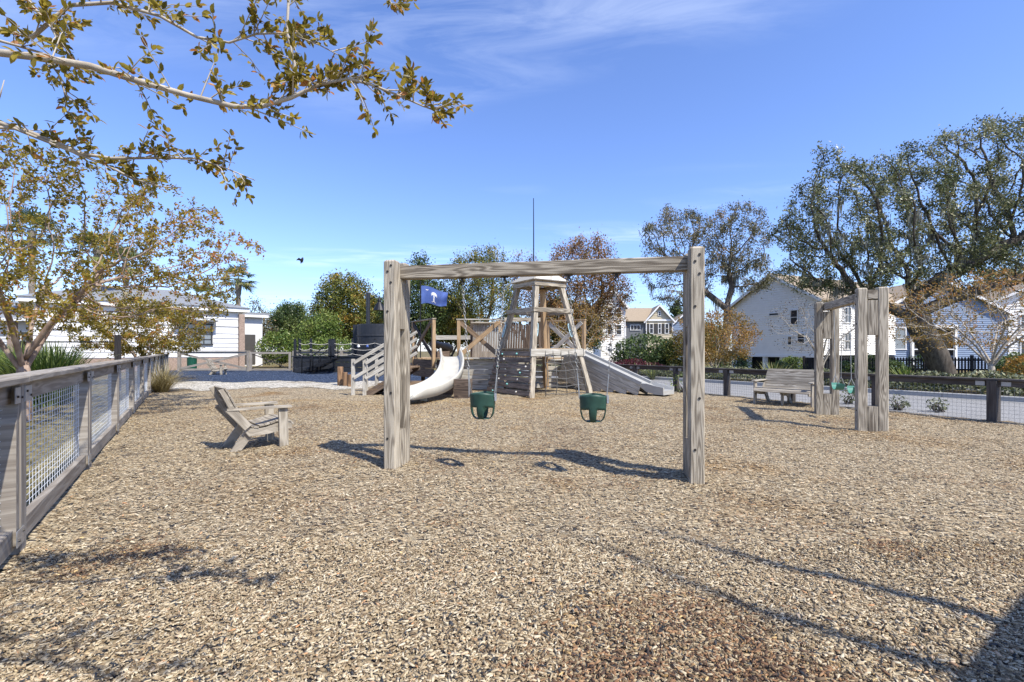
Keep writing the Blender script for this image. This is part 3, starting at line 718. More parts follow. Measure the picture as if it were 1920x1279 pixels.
#@@SECTION fences
def left_fence():
    t = thing('board_fence', 'weathered grey timber fence with wire mesh panels running along the left side', 'fence', LF0 + LFD * -2.85)
    S = 2.85; N = 10
    out = V((LFD.y, -LFD.x, 0)) * -1.0                 # away from the playground
    inn = -out
    for k in range(-2, N + 1):
        p = LF0 + LFD * (S * k)
        mb = MB(); mb.beam(p + V((0, 0, -0.1)), p + V((0, 0, 1.17)), 0.14, 0.14, up=LFD, ch=0.006)
        po = part('post', mb, 'wood_fence', t)
        # side cleat with a slanted top next to the post
        mb = MB()
        q = p + LFD * -0.108 + inn * 0.012
        prof = [q + LFD * -0.035 + V((0, 0, 0.06)), q + LFD * 0.035 + V((0, 0, 0.06)), q + LFD * 0.035 + V((0, 0, 1.06)), q + LFD * -0.035 + V((0, 0, 0.9))]
        mb.prism([a + inn * 0.05 for a in prof], out * 0.10)
        part('cleat', mb, 'wood_fence', po)
        for z, dx in ((1.09, 0.10), (0.11, -0.10), (1.09, -0.10)):
            mb = MB(); c = p + LFD * dx + inn * (0.073 if dx > 0 or z < 1 else 0.066) + V((0, 0, z))
            mb.beam(c - LFD * 0.085, c + LFD * 0.085, 0.006, 0.11)
            pl = part('bracket', mb, 'galv', po)
            for bx in (-0.05, 0.05):
                mb = MB(); b = c + LFD * bx + V((0, 0, RNG.uniform(-.03, .03)))
                mb.tube([b + inn * 0.002, b + inn * 0.012], 0.009, 6); part('bolt', mb, 'bolt', pl)
        if k == N: break
        a, b = p + LFD * 0.07, p + LFD * (S - 0.07)
        mb = MB(); mb.beam(a + V((0, 0, 1.10)), b + V((0, 0, 1.10)), 0.045, 0.14); part('top_rail', mb, 'wood_fence', t)
        mb = MB(); mb.beam(a + V((0, 0, 0.10)) + inn * 0.015, b + V((0, 0, 0.10)) + inn * 0.015, 0.06, 0.15, ch=0.005); part('bottom_rail', mb, 'wood_fence', t)
        mb = MB(); e = RNG.uniform(-.004, .004)
        mb.beam(p + LFD * 0.003 + V((0, 0, 1.195 + e)), p + LFD * (S - 0.003) + V((0, 0, 1.195 + e)), 0.20, 0.045, ch=0.006); part('cap_board', mb, 'wood_fence', t)
        mb = MB(); L = (b - a).length; pit = 0.052 if k < 4 else 0.078
        for i in range(1, int(L / (pit * 1.9))):
            c = a + LFD * (i * pit * 1.9) + out * 0.012
            mb.tube([c + V((0, 0, 0.16)), c + V((0, 0, 1.04))], 0.0023, 4, caps=False)
        for i in range(1, int(0.88 / pit) + 1):
            z = 0.16 + i * pit
            mb.tube([a + out * 0.015 + V((0, 0, z)), b + out * 0.015 + V((0, 0, z))], 0.0023, 4, caps=False)
        part('wire_mesh', mb, 'wire', t)
left_fence()
def right_fence():
    t = thing('board_fence', 'low dark stained fence with wire mesh between the bench and the road', 'fence', RF0)
    S = 2.02
    for k in range(-4, 9):
        p = RF0 + RFD * (S * k)
        w = 0.22 if k == 0 else 0.15
        mb = MB(); mb.beam(p + V((0, 0, -0.1)), p + V((0, 0, 0.80)), w, 0.15, up=RFD, ch=0.006); part('post', mb, 'wood_charcoal', t)
        for dx in (-0.19, 0.19):
            mb = MB(); c = p + RFD * dx - RFN * 0.033 + V((0, 0, 0.745)); mb.beam(c - RFD * 0.07, c + RFD * 0.07, 0.005, 0.085); part('bracket', mb, 'galv', t)
        if k == 8: break
        a, b = p + RFD * w / 2, p + RFD * (S - 0.076)
        mb = MB(); mb.beam(a + V((0, 0, 0.745)), b + V((0, 0, 0.745)), 0.05, 0.11); part('top_rail', mb, 'wood_charcoal', t)
        mb = MB(); mb.beam(p + RFD * 0.003 + V((0, 0, 0.825)), p + RFD * (S - 0.003) + V((0, 0, 0.825)), 0.17, 0.042, ch=0.005); part('cap_board', mb, 'wood_charcoal', t)
        mb = MB(); L = (b - a).length; pit = 0.075
        for i in range(1, int(L / pit) + 1):
            c = a + RFD * (i * pit); mb.tube([c + V((0, 0, -0.02)), c + V((0, 0, 0.70))], 0.0022, 4, caps=False)
        for i in range(0, 10):
            z = 0.02 + i * pit; mb.tube([a + RFN * .004 + V((0, 0, z)), b + RFN * .004 + V((0, 0, z))], 0.0022, 4, caps=False)
        part('wire_mesh', mb, 'wire_dark', t)
right_fence()
def back_fence():
    y = 31.6
    t = thing('rail_fence', 'grey rail fence with crossed braces beyond the blue rubber ground', 'fence', (-16, y, 0))
    xs = [-21.9, -17.35]
    for x in xs + [-14.35, -11.2, -8.0]:
        mb = MB(); mb.beam((x, y, -0.1), (x, y, 1.38), 0.17, 0.17, ch=0.008); part('post', mb, 'wood_fence', t)
    for x0, x1 in ((-21.9, -17.35), (-14.35, -11.2), (-11.2, -8.0)):
        mb = MB(); mb.beam((x0 + .09, y, 1.36), (x1 - .09, y, 1.36), 0.2, 0.05); part('cap_board', mb, 'wood_fence', t)
        mb = MB(); mb.beam((x0 + .09, y, 1.25), (x1 - .09, y, 1.25), 0.05, 0.13); part('top_rail', mb, 'wood_fence', t)
        mb = MB(); mb.beam((x0 + .09, y, 0.14), (x1 - .09, y, 0.14), 0.05, 0.13); part('bottom_rail', mb, 'wood_fence', t)
        for s in (0, 1):
            mb = MB(); za, zb = (0.2, 1.18) if s else (1.18, 0.2)
            mb.beam((x0 + .1, y - 0.03 * s, za), (x1 - .1, y - 0.03 * s, zb), 0.04, 0.13); part('brace', mb, 'wood_fence', t)
    g = thing('garden_gate', 'grey timber gate with thin crossed braces in the back fence', 'gate', (-15.85, y, 0))
    for x in (-17.2, -14.62):
        mb = MB(); mb.beam((x, y, 0.06), (x, y, 1.3), 0.16, 0.06, up=(0, 1, 0)); part('stile', mb, 'wood_fence', g)
    for z in (0.14, 1.23):
        mb = MB(); mb.beam((-17.12, y, z), (-14.7, y, z), 0.06, 0.13); part('rail', mb, 'wood_fence', g)
    for s in (0, 1):
        mb = MB(); mb.beam((-17.1, y - .02 * s, 0.2 if s else 1.17), (-14.7, y - .02 * s, 1.17 if s else 0.2), 0.03, 0.05); part('brace', mb, 'wood_black', g)
back_fence()

#@@SECTION swings
BT, BB = 2.42, 2.265           # beam top / bottom
def leg_set(t, c, p, b, mat='wood_grey', H=2.48):
    """two posts with spacer blocks between them; p = across the beam, b = along it"""
    for s in (-1, 1):
        q = c + p * (0.152 * s)
        hh = H + RNG.uniform(-.012, .012)
        mb = MB()
        pts = [(-.075, -.062), (-.062, -.075), (.062, -.075), (.075, -.062), (.075, .062), (.062, .075), (-.062, .075), (-.075, .062)]
        rings = [[q + b * x + p * y + V((0, 0, -0.25)) for x, y in pts], [q + b * x + p * y + V((0, 0, hh - 0.02)) for x, y in pts], [q + b * x * .78 + p * y * .78 + V((0, 0, hh)) for x, y in pts]]
        mb.sect(rings)
        po = part('post', mb, mat, t)
        k = 0
        for z in (2.40, 2.33, 2.20, 1.86, 0.9, 0.36):
            k += 1
            mb = MB(); o = q + p * (0.0745 * s) + b * (0.022 * (1 if k % 2 else -1)) + V((0, 0, z))
            mb.tube([o, o + p * (0.007 * s)], 0.014, 8); part('bolt', mb, 'bolt', po)
    for z0, z1 in ((1.66, BB - 0.004), (-0.2, 0.44)):
        mb = MB(); mb.beam(c + V((0, 0, z0)), c + V((0, 0, z1)), 0.145, 0.146, up=p, ch=0.006); part('spacer', mb, mat, t)
def chain_links(mb, a, b, link=0.05, r=0.0033):
    a, b = V(a), V(b); d = b - a; n = max(2, int(d.length / (link * 0.78))); d.normalize()
    x = d.cross(V((0.2, 1, 0.1))).normalized(); y = d.cross(x)
    for i in range(n):
        c = a + (b - a) * ((i + 0.5) / n); s = x if i % 2 else y
        w, h = 0.013, link / 2
        loop = [c + d * (h * math.cos(u)) + s * (w * math.sin(u)) for u in np.linspace(0, 2 * math.pi, 9)]
        mb.tube(loop, r, 4, caps=False)
def bucket_mesh():
    """toddler bucket: ring band on top, leg openings left and right of a centre strap, rounded bottom"""
    nphi, nt = 40, 14
    vs_, fs = [], []
    for j in range(nt + 1):
        t = j / nt
        if t < 0.45: r, z = 1.0 - 0.05 * (t / .45), -0.135 * t / 0.45
        else:
            q = (t - 0.45) / 0.55; r, z = 0.95 * math.cos(q * 1.18) ** 0.8, -0.135 - 0.155 * math.sin(q * math.pi / 2)
        for i in range(nphi):
            a = 2 * math.pi * i / nphi
            x, y = 0.150 * r * math.cos(a), 0.125 * r * math.sin(a)
            lift = 0.022 * abs(math.sin(a)) ** 2 * (1 - t)          # front and back of the rim arch up
            vs_.append((x, y, z + lift))
    for j in range(nt):
        t = (j + 0.5) / nt
        for i in range(nphi):
            a = math.degrees(2 * math.pi * (i + 0.5) / nphi)
            dev = min(abs(a - 90), abs(a - 270))                     # angle off the front/back centre line
            if 0.50 < t < 0.93 and 17 < dev < 74: continue
            i2 = (i + 1) % nphi
            fs.append((j * nphi + i, j * nphi + i2, (j + 1) * nphi + i2, (j + 1) * nphi + i))
    base = nt * nphi
    fs.append(tuple(base + i for i in range(nphi)))
    me = bpy.data.meshes.new('bucket'); me.from_pydata(vs_, [], fs); me.shade_smooth(); me.materials.append(MATS['green_rubber'])
    return me
BUCKET = bucket_mesh()
def bucket_swing(label, ctop_l, ctop_r, c, axis):
    """hangs from the beam on two chains, each splitting to the rim"""
    t = thing('bucket_swing', label, 'swing', c)
    t.rotation_euler = (0, 0, math.atan2(axis.y, axis.x))
    o = part('bucket_seat', BUCKET, 'green_rubber', t, local=True)
    md = o.modifiers.new('thick', 'SOLIDIFY'); md.thickness = 0.009; md.offset = 0
    for s, top in ((-1, ctop_l), (1, ctop_r)):
        mb = MB(); rim = c + axis * (0.152 * s)
        mid = rim.lerp(top, 0.19)
        chain_links(mb, mid, top)
        pp = V((-axis.y, axis.x, 0))
        for q in (-1, 1): mb.tube([mid, rim + pp * (0.05 * q) + V((0, 0, -0.03))], 0.006, 5)
        part('chain', mb, 'chain', t)
    for s, top in ((-1, ctop_l), (1, ctop_r)):
        mb = MB()
        mb.tube([top + V((0, 0, 0.035)), top], 0.016, 6)
        loop = [top + V((0.022 * math.sin(u), 0, -0.022 + 0.022 * math.cos(u))) for u in np.linspace(0, 6.283, 11)]
        mb.tube(loop, 0.006, 5, caps=False); mb.box(top + V((0, 0, 0.038)), 0.09, 0.06, 0.012)
        part('hanger', mb, 'bolt', t)
    mb = MB(); rim = c + axis * 0.157; mb.box(rim + V((0, -.01, -.035)), 0.022, 0.05, 0.085); part('buckle', mb, 'galv', t)
    return t
def swing_one():
    R = V((1.947, 5.08, 0)); L = V((-1.432, 5.727, 0))
    b = (R - L).normalized(); p = V((-b.y, b.x, 0))
    t = thing('swing_frame', 'large weathered timber swing frame in the centre with two green bucket seats', 'swing frame', (L + R) / 2)
    cl, cr = L + p * 0.152, R + p * 0.152
    leg_set(t, cl, p, b); leg_set(t, cr, p, b)
    mb = MB(); z = (BT + BB) / 2
    mb.beam(cl - b * 0.07 + V((0, 0, z)), cr + b * 0.07 + V((0, 0, z)), 0.142, BT - BB, ch=0.007); part('beam', mb, 'wood_grey', t)
    for ua, ub, us, lab in ((867, 946, 905, 'dark green bucket swing left of centre, with a grey buckle on its right chain'), (1066, 1156, 1112, 'dark green bucket swing hanging nearer the right leg of the big frame')):
        pa, pb, pc = hit(ua, cl, b), hit(ub, cl, b), hit(us, cl, b)
        zt = V((0, 0, BB - 0.045)); bucket_swing(lab, pa + zt, pb + zt, pc + V((0, 0, 0.885)), b)
swing_one()
def swing_two():
    n = V((6.20, 8.28, 0)); f = V((7.0, 10.68, 0)); b = (f - n).normalized(); p = V((b.y, -b.x, 0))
    t = thing('swing_frame', 'tall narrow timber swing frame standing near the right fence', 'swing frame', (n + f) / 2)
    leg_set(t, n, p, b); leg_set(t, f, p, b)
    mb = MB(); z = (BT + BB) / 2 + 0.02
    mb.beam(n - b * 0.07 + V((0, 0, z)), f + b * 0.07 + V((0, 0, z)), 0.142, BT - BB, ch=0.007); part('beam', mb, 'wood_grey', t)
    for k, (s, lab) in enumerate(((0.80, 'teal belt swing seen end on, nearer the front posts'), (1.75, 'teal belt swing nearer the bench end of the frame'))):
        c = n + b * s + V((0, 0, 0.58))
        w = thing('belt_swing', lab, 'swing', c)
        rings = []
        for u in np.linspace(-1, 1, 13):
            q = c + b * (0.18 * math.sin(u * 1.2)) + V((0, 0, 0.13 * abs(u) ** 2.2))
            hw = 0.075
            rings.append([q - p * hw, q + p * hw, q + p * hw + V((0, 0, .012)), q - p * hw + V((0, 0, .012))])
        mb = MB(); mb.sect(rings); part('belt_seat', mb, 'teal_rubber', w)
        for sg in (-1, 1):
            mb = MB(); e = c + b * (0.17 * sg) + V((0, 0, 0.13)); top = c + b * (0.27 * sg); top.z = BB - 0.02
            mid = e.lerp(top, 0.1)
            for q in (-1, 1): mb.tube([e + p * (0.06 * q), mid], 0.007, 5)
            mb.tube([mid, top], 0.006, 5); part('chain', mb, 'chain', w)
swing_two()

#@@SECTION seats
PROF = [(-0.44, 0.90), (-0.415, 0.865), (-0.365, 0.76), (-0.31, 0.64), (-0.255, 0.52), (-0.20, 0.42), (-0.13, 0.35), (-0.04, 0.325), (0.06, 0.335), (0.17, 0.365), (0.28, 0.395), (0.37, 0.40), (0.43, 0.37), (0.455, 0.32)]
def contour_seat(name, label, cat, loc, rz, W, mat, group=None):
    """slatted contour chair/bench: x forward, y across, slats follow one S-curve from back to seat"""
    t = thing(name, label, cat, loc, rz, group)
    # resample the profile in equal slat widths
    P = [V((x, 0, z)) for x, z in PROF]
    acc = [0.0]
    for a, b in zip(P[:-1], P[1:]): acc.append(acc[-1] + (b - a).length)
    def at(s):
        for i in range(len(P) - 1):
            if s <= acc[i + 1] + 1e-9: return P[i].lerp(P[i + 1], (s - acc[i]) / (acc[i + 1] - acc[i]))
        return P[-1]
    n = 17
    for i in range(n):
        a, b = at(acc[-1] * i / n), at(acc[-1] * (i + 1) / n)
        d = (b - a).normalized(); a = a + d * 0.004; b = b - d * 0.004
        nn = V((d.z, 0, -d.x)); nn = nn if nn.z > 0 or nn.x > 0 else -nn
        j = RNG.uniform(-.006, .006)
        mb = MB(); ring = [a, b, b - nn * 0.022, a - nn * 0.022]
        mb.sect([[q + V((0, -W / 2 + j, 0)) for q in ring], [q + V((0, W / 2 + j, 0)) for q in ring]])
        part('slat', mb, mat, t, local=True)
    ys = [-W / 2 + 0.03, W / 2 - 0.03] + ([0.0] if W > 1 else [])
    for y in ys:
        mb = MB()                                   # side stringer under the curve
        low = [V((x, 0, z - 0.024)) for x, z in PROF[4:13]]
        und = [V((0.42, 0, 0.27)), V((0.1, 0, 0.215)), V((-0.15, 0, 0.20)), V((-0.30, 0, 0.40))]
        mb.prism([q + V((0, y - 0.019, 0)) for q in low + und], (0, 0.038, 0)); part('stringer', mb, mat, t, local=True)
        mb = MB(); back = [V((x, 0, z - 0.006)) + V((-0.022, 0, -0.012)) for x, z in PROF[0:6]]
        mb.prism([q + V((0, y - 0.017, 0)) for q in back] + [q + V((-0.06, y - 0.017, -0.02)) for q in back[::-1]], (0, 0.034, 0)); part('back_support', mb, mat, t, local=True)
        sg = 1 if y > 0 else -1
        mb = MB(); yo = y - 0.042 * (sg if y else 1)
        mb.prism([(-0.02, yo - .019, 0.30), (-0.15, yo - .019, 0.34), (-0.40, yo - .019, -0.03), (-0.27, yo - .019, -0.03)], (0, 0.038, 0)); part('leg', mb, mat, t, local=True)
        if y == 0:
            mb = MB(); mb.beam((0.30, 0, -0.03), (0.30, 0, 0.3), 0.10, 0.04, up=(0, 1, 0)); part('leg', mb, mat, t, local=True); continue
        ya = y + 0.041 * sg
        mb = MB(); mb.beam((0.30, ya, -0.03), (0.285, ya, 0.575), 0.125, 0.042, up=(0, 1, 0), ch=0.004); part('leg', mb, mat, t, local=True)
        mb = MB(); mb.beam((-0.40, ya, 0.61), (-0.17, ya, 0.335), 0.11, 0.04, up=(0, 1, 0)); part('arm_support', mb, mat, t, local=True)
        mb = MB(); rings = []
        for x, w in ((-0.43, 0.05), (-0.2, 0.07), (0.1, 0.12), (0.33, 0.135), (0.40, 0.10)):
            z = 0.592 - 0.012 * x
            rings.append([V((x, ya - w / 2, z - .014)), V((x, ya + w / 2, z - .014)), V((x, ya + w / 2, z + .014)), V((x, ya - w / 2, z + .014))])
        mb.sect(rings); part('armrest', mb, mat, t, local=True)
    return t
ch = contour_seat('adirondack_chair', 'weathered grey slatted garden chair on the wood chips by the left fence', 'chair', (-3.74, 6.98, 0), rad(43), 0.62, 'wood_seat', 'slatted garden chairs')
copy_thing(ch, G(408, 702.5), rad(12), 'small distant slatted garden chair on the blue rubber ground near the gate', 'slatted garden chairs')
fd = V((-0.8805, -0.474, 0))
contour_seat('park_bench', 'wide weathered slatted bench facing the swings in front of the right fence', 'bench', V((7.2, 12.55, 0)), math.atan2(-.62, -.78), 1.36, 'wood_seat')
def bin_():
    c = G(360, 695)
    t = thing('litter_bin', 'dark green round litter bin beside the back fence', 'bin', c)
    mb = MB(); mb.lathe(c, [(0.02, 0.08), (0.27, 0.08), (0.28, 0.12), (0.28, 0.82), (0.30, 0.84), (0.30, 0.88), (0.27, 0.89)], 24); part('drum', mb, 'bin_green', t, smooth=False)
    mb = MB(); mb.lathe(c, [(0.29, 0.885), (0.26, 0.93), (0.10, 0.96), (0.02, 0.965)], 24); part('lid', mb, 'bin_green', t)
    for i in range(16):
        a = i * math.pi / 8; mb = MB(); d = V((math.cos(a), math.sin(a), 0)) * 0.288
        mb.beam(c + d + V((0, 0, 0.13)), c + d + V((0, 0, 0.81)), 0.05, 0.012, up=d); part('slat', mb, 'bin_green', t)
    mb = MB(); mb.lathe(c, [(0.10, -0.03), (0.10, 0.079)], 10); part('foot', mb, 'black_metal', t)
bin_()

#@@SECTION tower
E1, E2 = V((0.838, 0.546, 0)), V((-0.546, 0.838, 0))
TC = V((0.908, 15.96, 0))
def tq(s1, s2, half, z): return TC + E1 * (half * s1) + E2 * (half * s2) + V((0, 0, z))
def half_at(z): return 1.175 + (0.50 - 1.175) * z / 3.55
def tower():
    t = thing('play_tower', 'tapered wooden lookout tower with a climbing wall and rope net', 'play tower', TC)
    for s1 in (-1, 1):
        for s2 in (-1, 1):
            mb = MB(); mb.beam(tq(s1, s2, half_at(-0.1), -0.1), tq(s1, s2, half_at(3.52), 3.52), 0.16, 0.16, up=E2, ch=0.008)
            part('leg', mb, 'wood_grey' if (s1, s2) != (1, 1) else 'wood_tan', t)
    def ring(name, z, h, th, ext, mat, only=None):
        hf = half_at(z) + 0.082 + th / 2
        for k, (a, b, o) in enumerate((((-1, -1), (1, -1), -E2), ((-1, 1), (1, 1), E2), ((-1, -1), (-1, 1), -E1), ((1, -1), (1, 1), E1))):
            if only is not None and k not in only: continue
            hw = half_at(z) + ext + (0.0 if k < 2 else -0.003)
            sgn = E1 if k < 2 else E2
            c = TC + o * hf + V((0, 0, z)); mb = MB(); mb.beam(c - sgn * hw, c + sgn * hw, th, h, ch=0.004); part(name, mb, mat, t)
    ring('mid_rail', 2.68, 0.14, 0.045, 0.13, 'wood_grey')
    ring('platform_rim', 1.33, 0.23, 0.05, 0.16, 'wood_pale', (0, 1, 3))
    ring('fascia', 3.53, 0.13, 0.045, 0.13, 'wood_grey')
    for i in range(9):                                        # platform boards
        q = -0.85 + i * 0.2125; mb = MB(); hw = half_at(1.42) + 0.05
        mb.beam(TC + E2 * q - E1 * hw + V((0, 0, 1.45)), TC + E2 * q + E1 * hw + V((0, 0, 1.45)), 0.20, 0.035); part('floor_board', mb, 'wood_tan', t)
    # roof: two board layers and a low pyramid
    hf = 0.68
    for k in range(4):
        a = [(-1, -1), (1, -1), (1, 1), (-1, 1)][k]; b = [(-1, -1), (1, -1), (1, 1), (-1, 1)][(k + 1) % 4]
        mb = MB(); apex = TC + V((0, 0, 4.22))
        p0, p1 = tq(a[0], a[1], hf, 3.63), tq(b[0], b[1], hf, 3.63)
        m0, m1 = p0.lerp(apex, 0.5), p1.lerp(apex, 0.5)
        n = (p1 - p0).cross(apex - p0).normalized() * 0.035
        mb.sect([[p0, p1, p1 + n, p0 + n], [m0, m1, m1 + n, m0 + n]]); part('roof_board', mb, 'wood_pale', t)
        mb = MB(); mb.sect([[m0 + n * .6, m1 + n * .6, m1 + n * 1.6, m0 + n * 1.6], [apex.lerp(m0, .04), apex.lerp(m1, .04), apex.lerp(m1, .04) + n, apex.lerp(m0, .04) + n]]); part('roof_board', mb, 'wood_pale', t)
    # climbing wall on the left face (-E1 side) : seven boards with holds
    rs = np.random.RandomState(5)
    for i in range(7):
        z = 0.10 + i * 0.20; hf2 = half_at(z) + 0.11; hw = half_at(z) + 0.09
        c = TC - E1 * hf2 + V((0, 0, z))
        tilt = V((0.675 / 3.55, 0, 1)).normalized(); up = E1 * tilt.x + V((0, 0, tilt.z))
        mb = MB(); mb.beam(c - E2 * hw, c + E2 * hw, 0.045, 0.148, up=up, ch=0.004); bd = part('climbing_board', mb, 'wood_climb', t)
        for k in range(1 if i % 2 else 2):
            q = c + E2 * rs.uniform(-hw * .8, hw * .8) - E1 * 0.035 + V((0, 0, rs.uniform(-.03, .03)))
            mb = MB(); mb.lathe((0, 0, 0), [(0.01, -0.045), (0.04, -0.03), (0.05, 0.0), (0.035, 0.03), (0.01, 0.042)], 8)
            mb.v = [tuple(q + V(x) * rs.uniform(.55, .75)) for x in mb.v]
            part('climbing_hold', mb, 'hold_teal' if rs.random() < .4 else 'hold_pale', bd, smooth=True)
    # cargo net on the right face (-E2 side)
    mb = MB()
    def npt(a, z): return TC - E2 * (half_at(z) + 0.135 + 0.10 * math.sin(z * 2) * (z < 1)) + E1 * (a * (half_at(z) - 0.16)) + V((0, 0, z))
    for a in np.linspace(-0.72, 0.9, 5):
        mb.tube([npt(a + .02 * math.sin(z * 9 + a * 5), z) for z in np.linspace(0.02, 1.43, 8)], 0.013, 5)
    for z in np.linspace(0.06, 1.25, 6):
        mb.tube([npt(a, z - 0.02 * math.cos(a * 6)) for a in np.linspace(-0.72, 0.9, 9)], 0.013, 5)
    part('cargo_net', mb, 'rope_dark', t, smooth=True)
    for s1, s2 in ((-1, -1), (1, -1), (-1, 1)):                # oval grab handles
        c = tq(s1, s2, half_at(2.05), 2.05) + (E1 * (0.115 if s1 < 0 else -0.115) if s2 < 0 else -E1 * 0.11)
        ax = (tq(s1, s2, half_at(3), 3) - tq(s1, s2, half_at(1), 1)).normalized(); w = E1 if s2 < 0 else E2
        mb = MB(); loop = [c + ax * (0.22 * math.copysign(abs(math.sin(u)) ** .6, math.sin(u))) + w * (0.04 * math.cos(u)) for u in np.linspace(0, 6.2832, 25)]
        mb.tube(loop, 0.014, 6, caps=False); mb.tube([c - w * .04, c + w * .04], 0.012, 5); part('grab_handle', mb, 'handle_blue', t, smooth=True)
    mb = MB(); mb.tube([(0.72, 15.96, 4.1), (0.72, 15.96, 5.3), (0.715, 15.96, 6.46)], [0.022, 0.018, 0.012], 8); part('mast', mb, 'black_metal', t)
    mb = MB(); mb.lathe((0.72, 15.96, 4.05), [(0.09, 0), (0.09, 0.1), (0.04, 0.16)], 10); part('mast_base', mb, 'trim_white', t)
tower()

#@@SECTION boat
def xpanel(t, a, b, z0, z1, m1='wood_tan', m2='wood_tan', post=True, rail='wood_grey', pm='wood_tan'):
    a, b = V(a), V(b); d = (b - a).normalized(); n = V((d.y, -d.x, 0))
    if post:
        for q in (a, b):
            mb = MB(); mb.beam(q + V((0, 0, z0 - 0.35)), q + V((0, 0, z1)), 0.12, 0.12, up=d, ch=0.006); part('post', mb, pm, t)
    mb = MB(); mb.beam(a - d * .08 + V((0, 0, z1 + .022)), b + d * .08 + V((0, 0, z1 + .022)), 0.15, 0.042); part('rail', mb, rail, t)
    for s, m in ((0, m1), (1, m2)):
        za, zb = (z0 + .08, z1 - .08) if s else (z1 - .08, z0 + .08)
        o = n * (0.024 + 0.046 * s)
        mb = MB(); mb.beam(a + d * .05 + o + V((0, 0, za)), b - d * .05 + o + V((0, 0, zb)), 0.042, 0.16, ch=.004); part('cross_brace', mb, m, t)
def planks(t, a, b, z0, z1, n, mat, flare=0.0, nd=None, gap=0.012, th=0.04):
    """horizontal hull planks between a and b; flare leans the wall outwards towards the top"""
    a, b = V(a), V(b); d = (b - a).normalized(); nrm = nd or V((d.y, -d.x, 0))
    h = (z1 - z0) / n
    for i in range(n):
        z = z0 + (i + .5) * h; f = nrm * (flare * (z - z0)); e = d * (flare * .55 * (z - z0))
        j = RNG.uniform(-.004, .004)
        mb = MB(); mb.beam(a + f - e + nrm * j + V((0, 0, z)), b + f + e + nrm * j + V((0, 0, z)), th, h - gap, up=(nrm * flare + V((0, 0, 1))), ch=.003); part('hull_plank', mb, mat, t)
def boat():
    t = thing('play_boat', 'wooden boat shaped play deck with planked hull and crossed railings', 'play structure', (-0.5, 18.5, 0))
    P1, P2, P4, P5 = V((-3.86, 18.8, 0)), V((-2.78, 17.0, 0)), V((-1.93, 17.4, 0)), V((-0.43, 17.4, 0))
    P6, P7, P8 = V((2.45, 17.75, 0)), V((3.0, 20.6, 0)), V((-3.2, 21.0, 0))
    for i in range(17):                                     # deck boards
        y = 17.55 + i * 0.2; x0 = -3.0 - min(0.8, (y - 17.3) * .5); mb = MB()
        mb.beam((x0, y, 1.09), (2.6, y, 1.09), 0.19, 0.04); part('deck_board', mb, 'wood_tan', t)
    planks(t, (-1.85, 17.38, 0), (-0.30, 17.38, 0), -0.02, 1.07, 6, 'wood_pale', 0.09)
    planks(t, (-0.2, 17.5, 0), (2.4, 17.66, 0), 0.0, 1.07, 5, 'wood_pale', 0.05, None, 0.06)
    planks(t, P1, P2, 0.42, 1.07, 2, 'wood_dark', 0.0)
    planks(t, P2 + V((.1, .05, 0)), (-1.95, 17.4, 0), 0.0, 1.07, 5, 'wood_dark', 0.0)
    mb = MB(); mb.beam((-2.0, 17.22, 1.12), (-0.2, 17.22, 1.12), 0.26, 0.04); part('gunwale', mb, 'wood_pale', t)
    mb = MB(); mb.beam((-0.1, 17.5, 1.12), (2.5, 17.66, 1.12), 0.2, 0.04); part('gunwale', mb, 'wood_pale', t)
    xpanel(t, P1, P2, 1.12, 2.5, 'wood_black', 'wood_brown')
    xpanel(t, P4, P5 + V((0, 0.02, 0)), 1.14, 2.5, 'wood_brown', 'wood_tan', rail='wood_pale')
    xpanel(t, (1.45, 19.3, 0), (2.75, 18.4, 0), 1.12, 2.55, 'wood_pale', 'wood_pale', rail='wood_tan')
    mb = MB(); mb.beam((-3.3, 20.6, 1.95), (-1.4, 20.6, 1.95), 0.05, 0.18); part('rail', mb, 'wood_pale', t)
    for x in (-3.3, -1.6):
        mb = MB(); mb.beam((x, 20.64, 1.1), (x, 20.64, 2.1), 0.1, 0.1); part('post', mb, 'wood_grey', t)
    # slatted cabin screen, slats lean and step at the top
    for i in range(26):
        x = -1.55 + i * 0.1; mb = MB(); top = 2.52 + 0.05 * math.sin(i * .9) - (0.0 if i < 13 else 0.06)
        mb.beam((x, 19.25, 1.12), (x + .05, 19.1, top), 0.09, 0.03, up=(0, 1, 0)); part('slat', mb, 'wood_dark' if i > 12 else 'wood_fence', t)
    mb = MB(); mb.beam((-1.62, 19.03, 2.50), (-0.3, 19.03, 2.50), 0.16, 0.05); part('rail', mb, 'wood_grey', t)
    mb = MB(); mb.beam((-0.3, 19.06, 2.62), (1.15, 19.06, 2.62), 0.06, 0.16); part('rail', mb, 'wood_grey', t)
    for x in (-1.62, -0.36, 1.12):
        mb = MB(); mb.beam((x, 19.32, 1.1), (x, 19.32, 2.6), 0.11, 0.11); part('post', mb, 'wood_dark', t)
    for x, y in ((-3.5, 18.9), (-0.8, 17.7), (2.2, 18.0), (-3.0, 20.7), (2.6, 20.4), (0.8, 19)):
        mb = MB(); mb.beam((x, y, -0.1), (x, y, 1.07), 0.14, 0.14); part('post', mb, 'wood_dark', t)
    # low landing deck in front
    for i in range(11):
        y = 15.0 + i * 0.195; mb = MB(); x1 = -1.75 - max(0, (y - 16.4) * .5)
        mb.beam((-3.95 + .05 * (i % 3), y, 0.30), (x1, y, 0.30), 0.185, 0.04); part('landing_board', mb, 'wood_brown', t)
    for y in (14.93, 16.9):
        mb = MB(); mb.beam((-3.95, y + .06, 0.14), (-1.9, y + .06, 0.14), 0.04, 0.26); part('landing_fascia', mb, 'wood_dark', t)
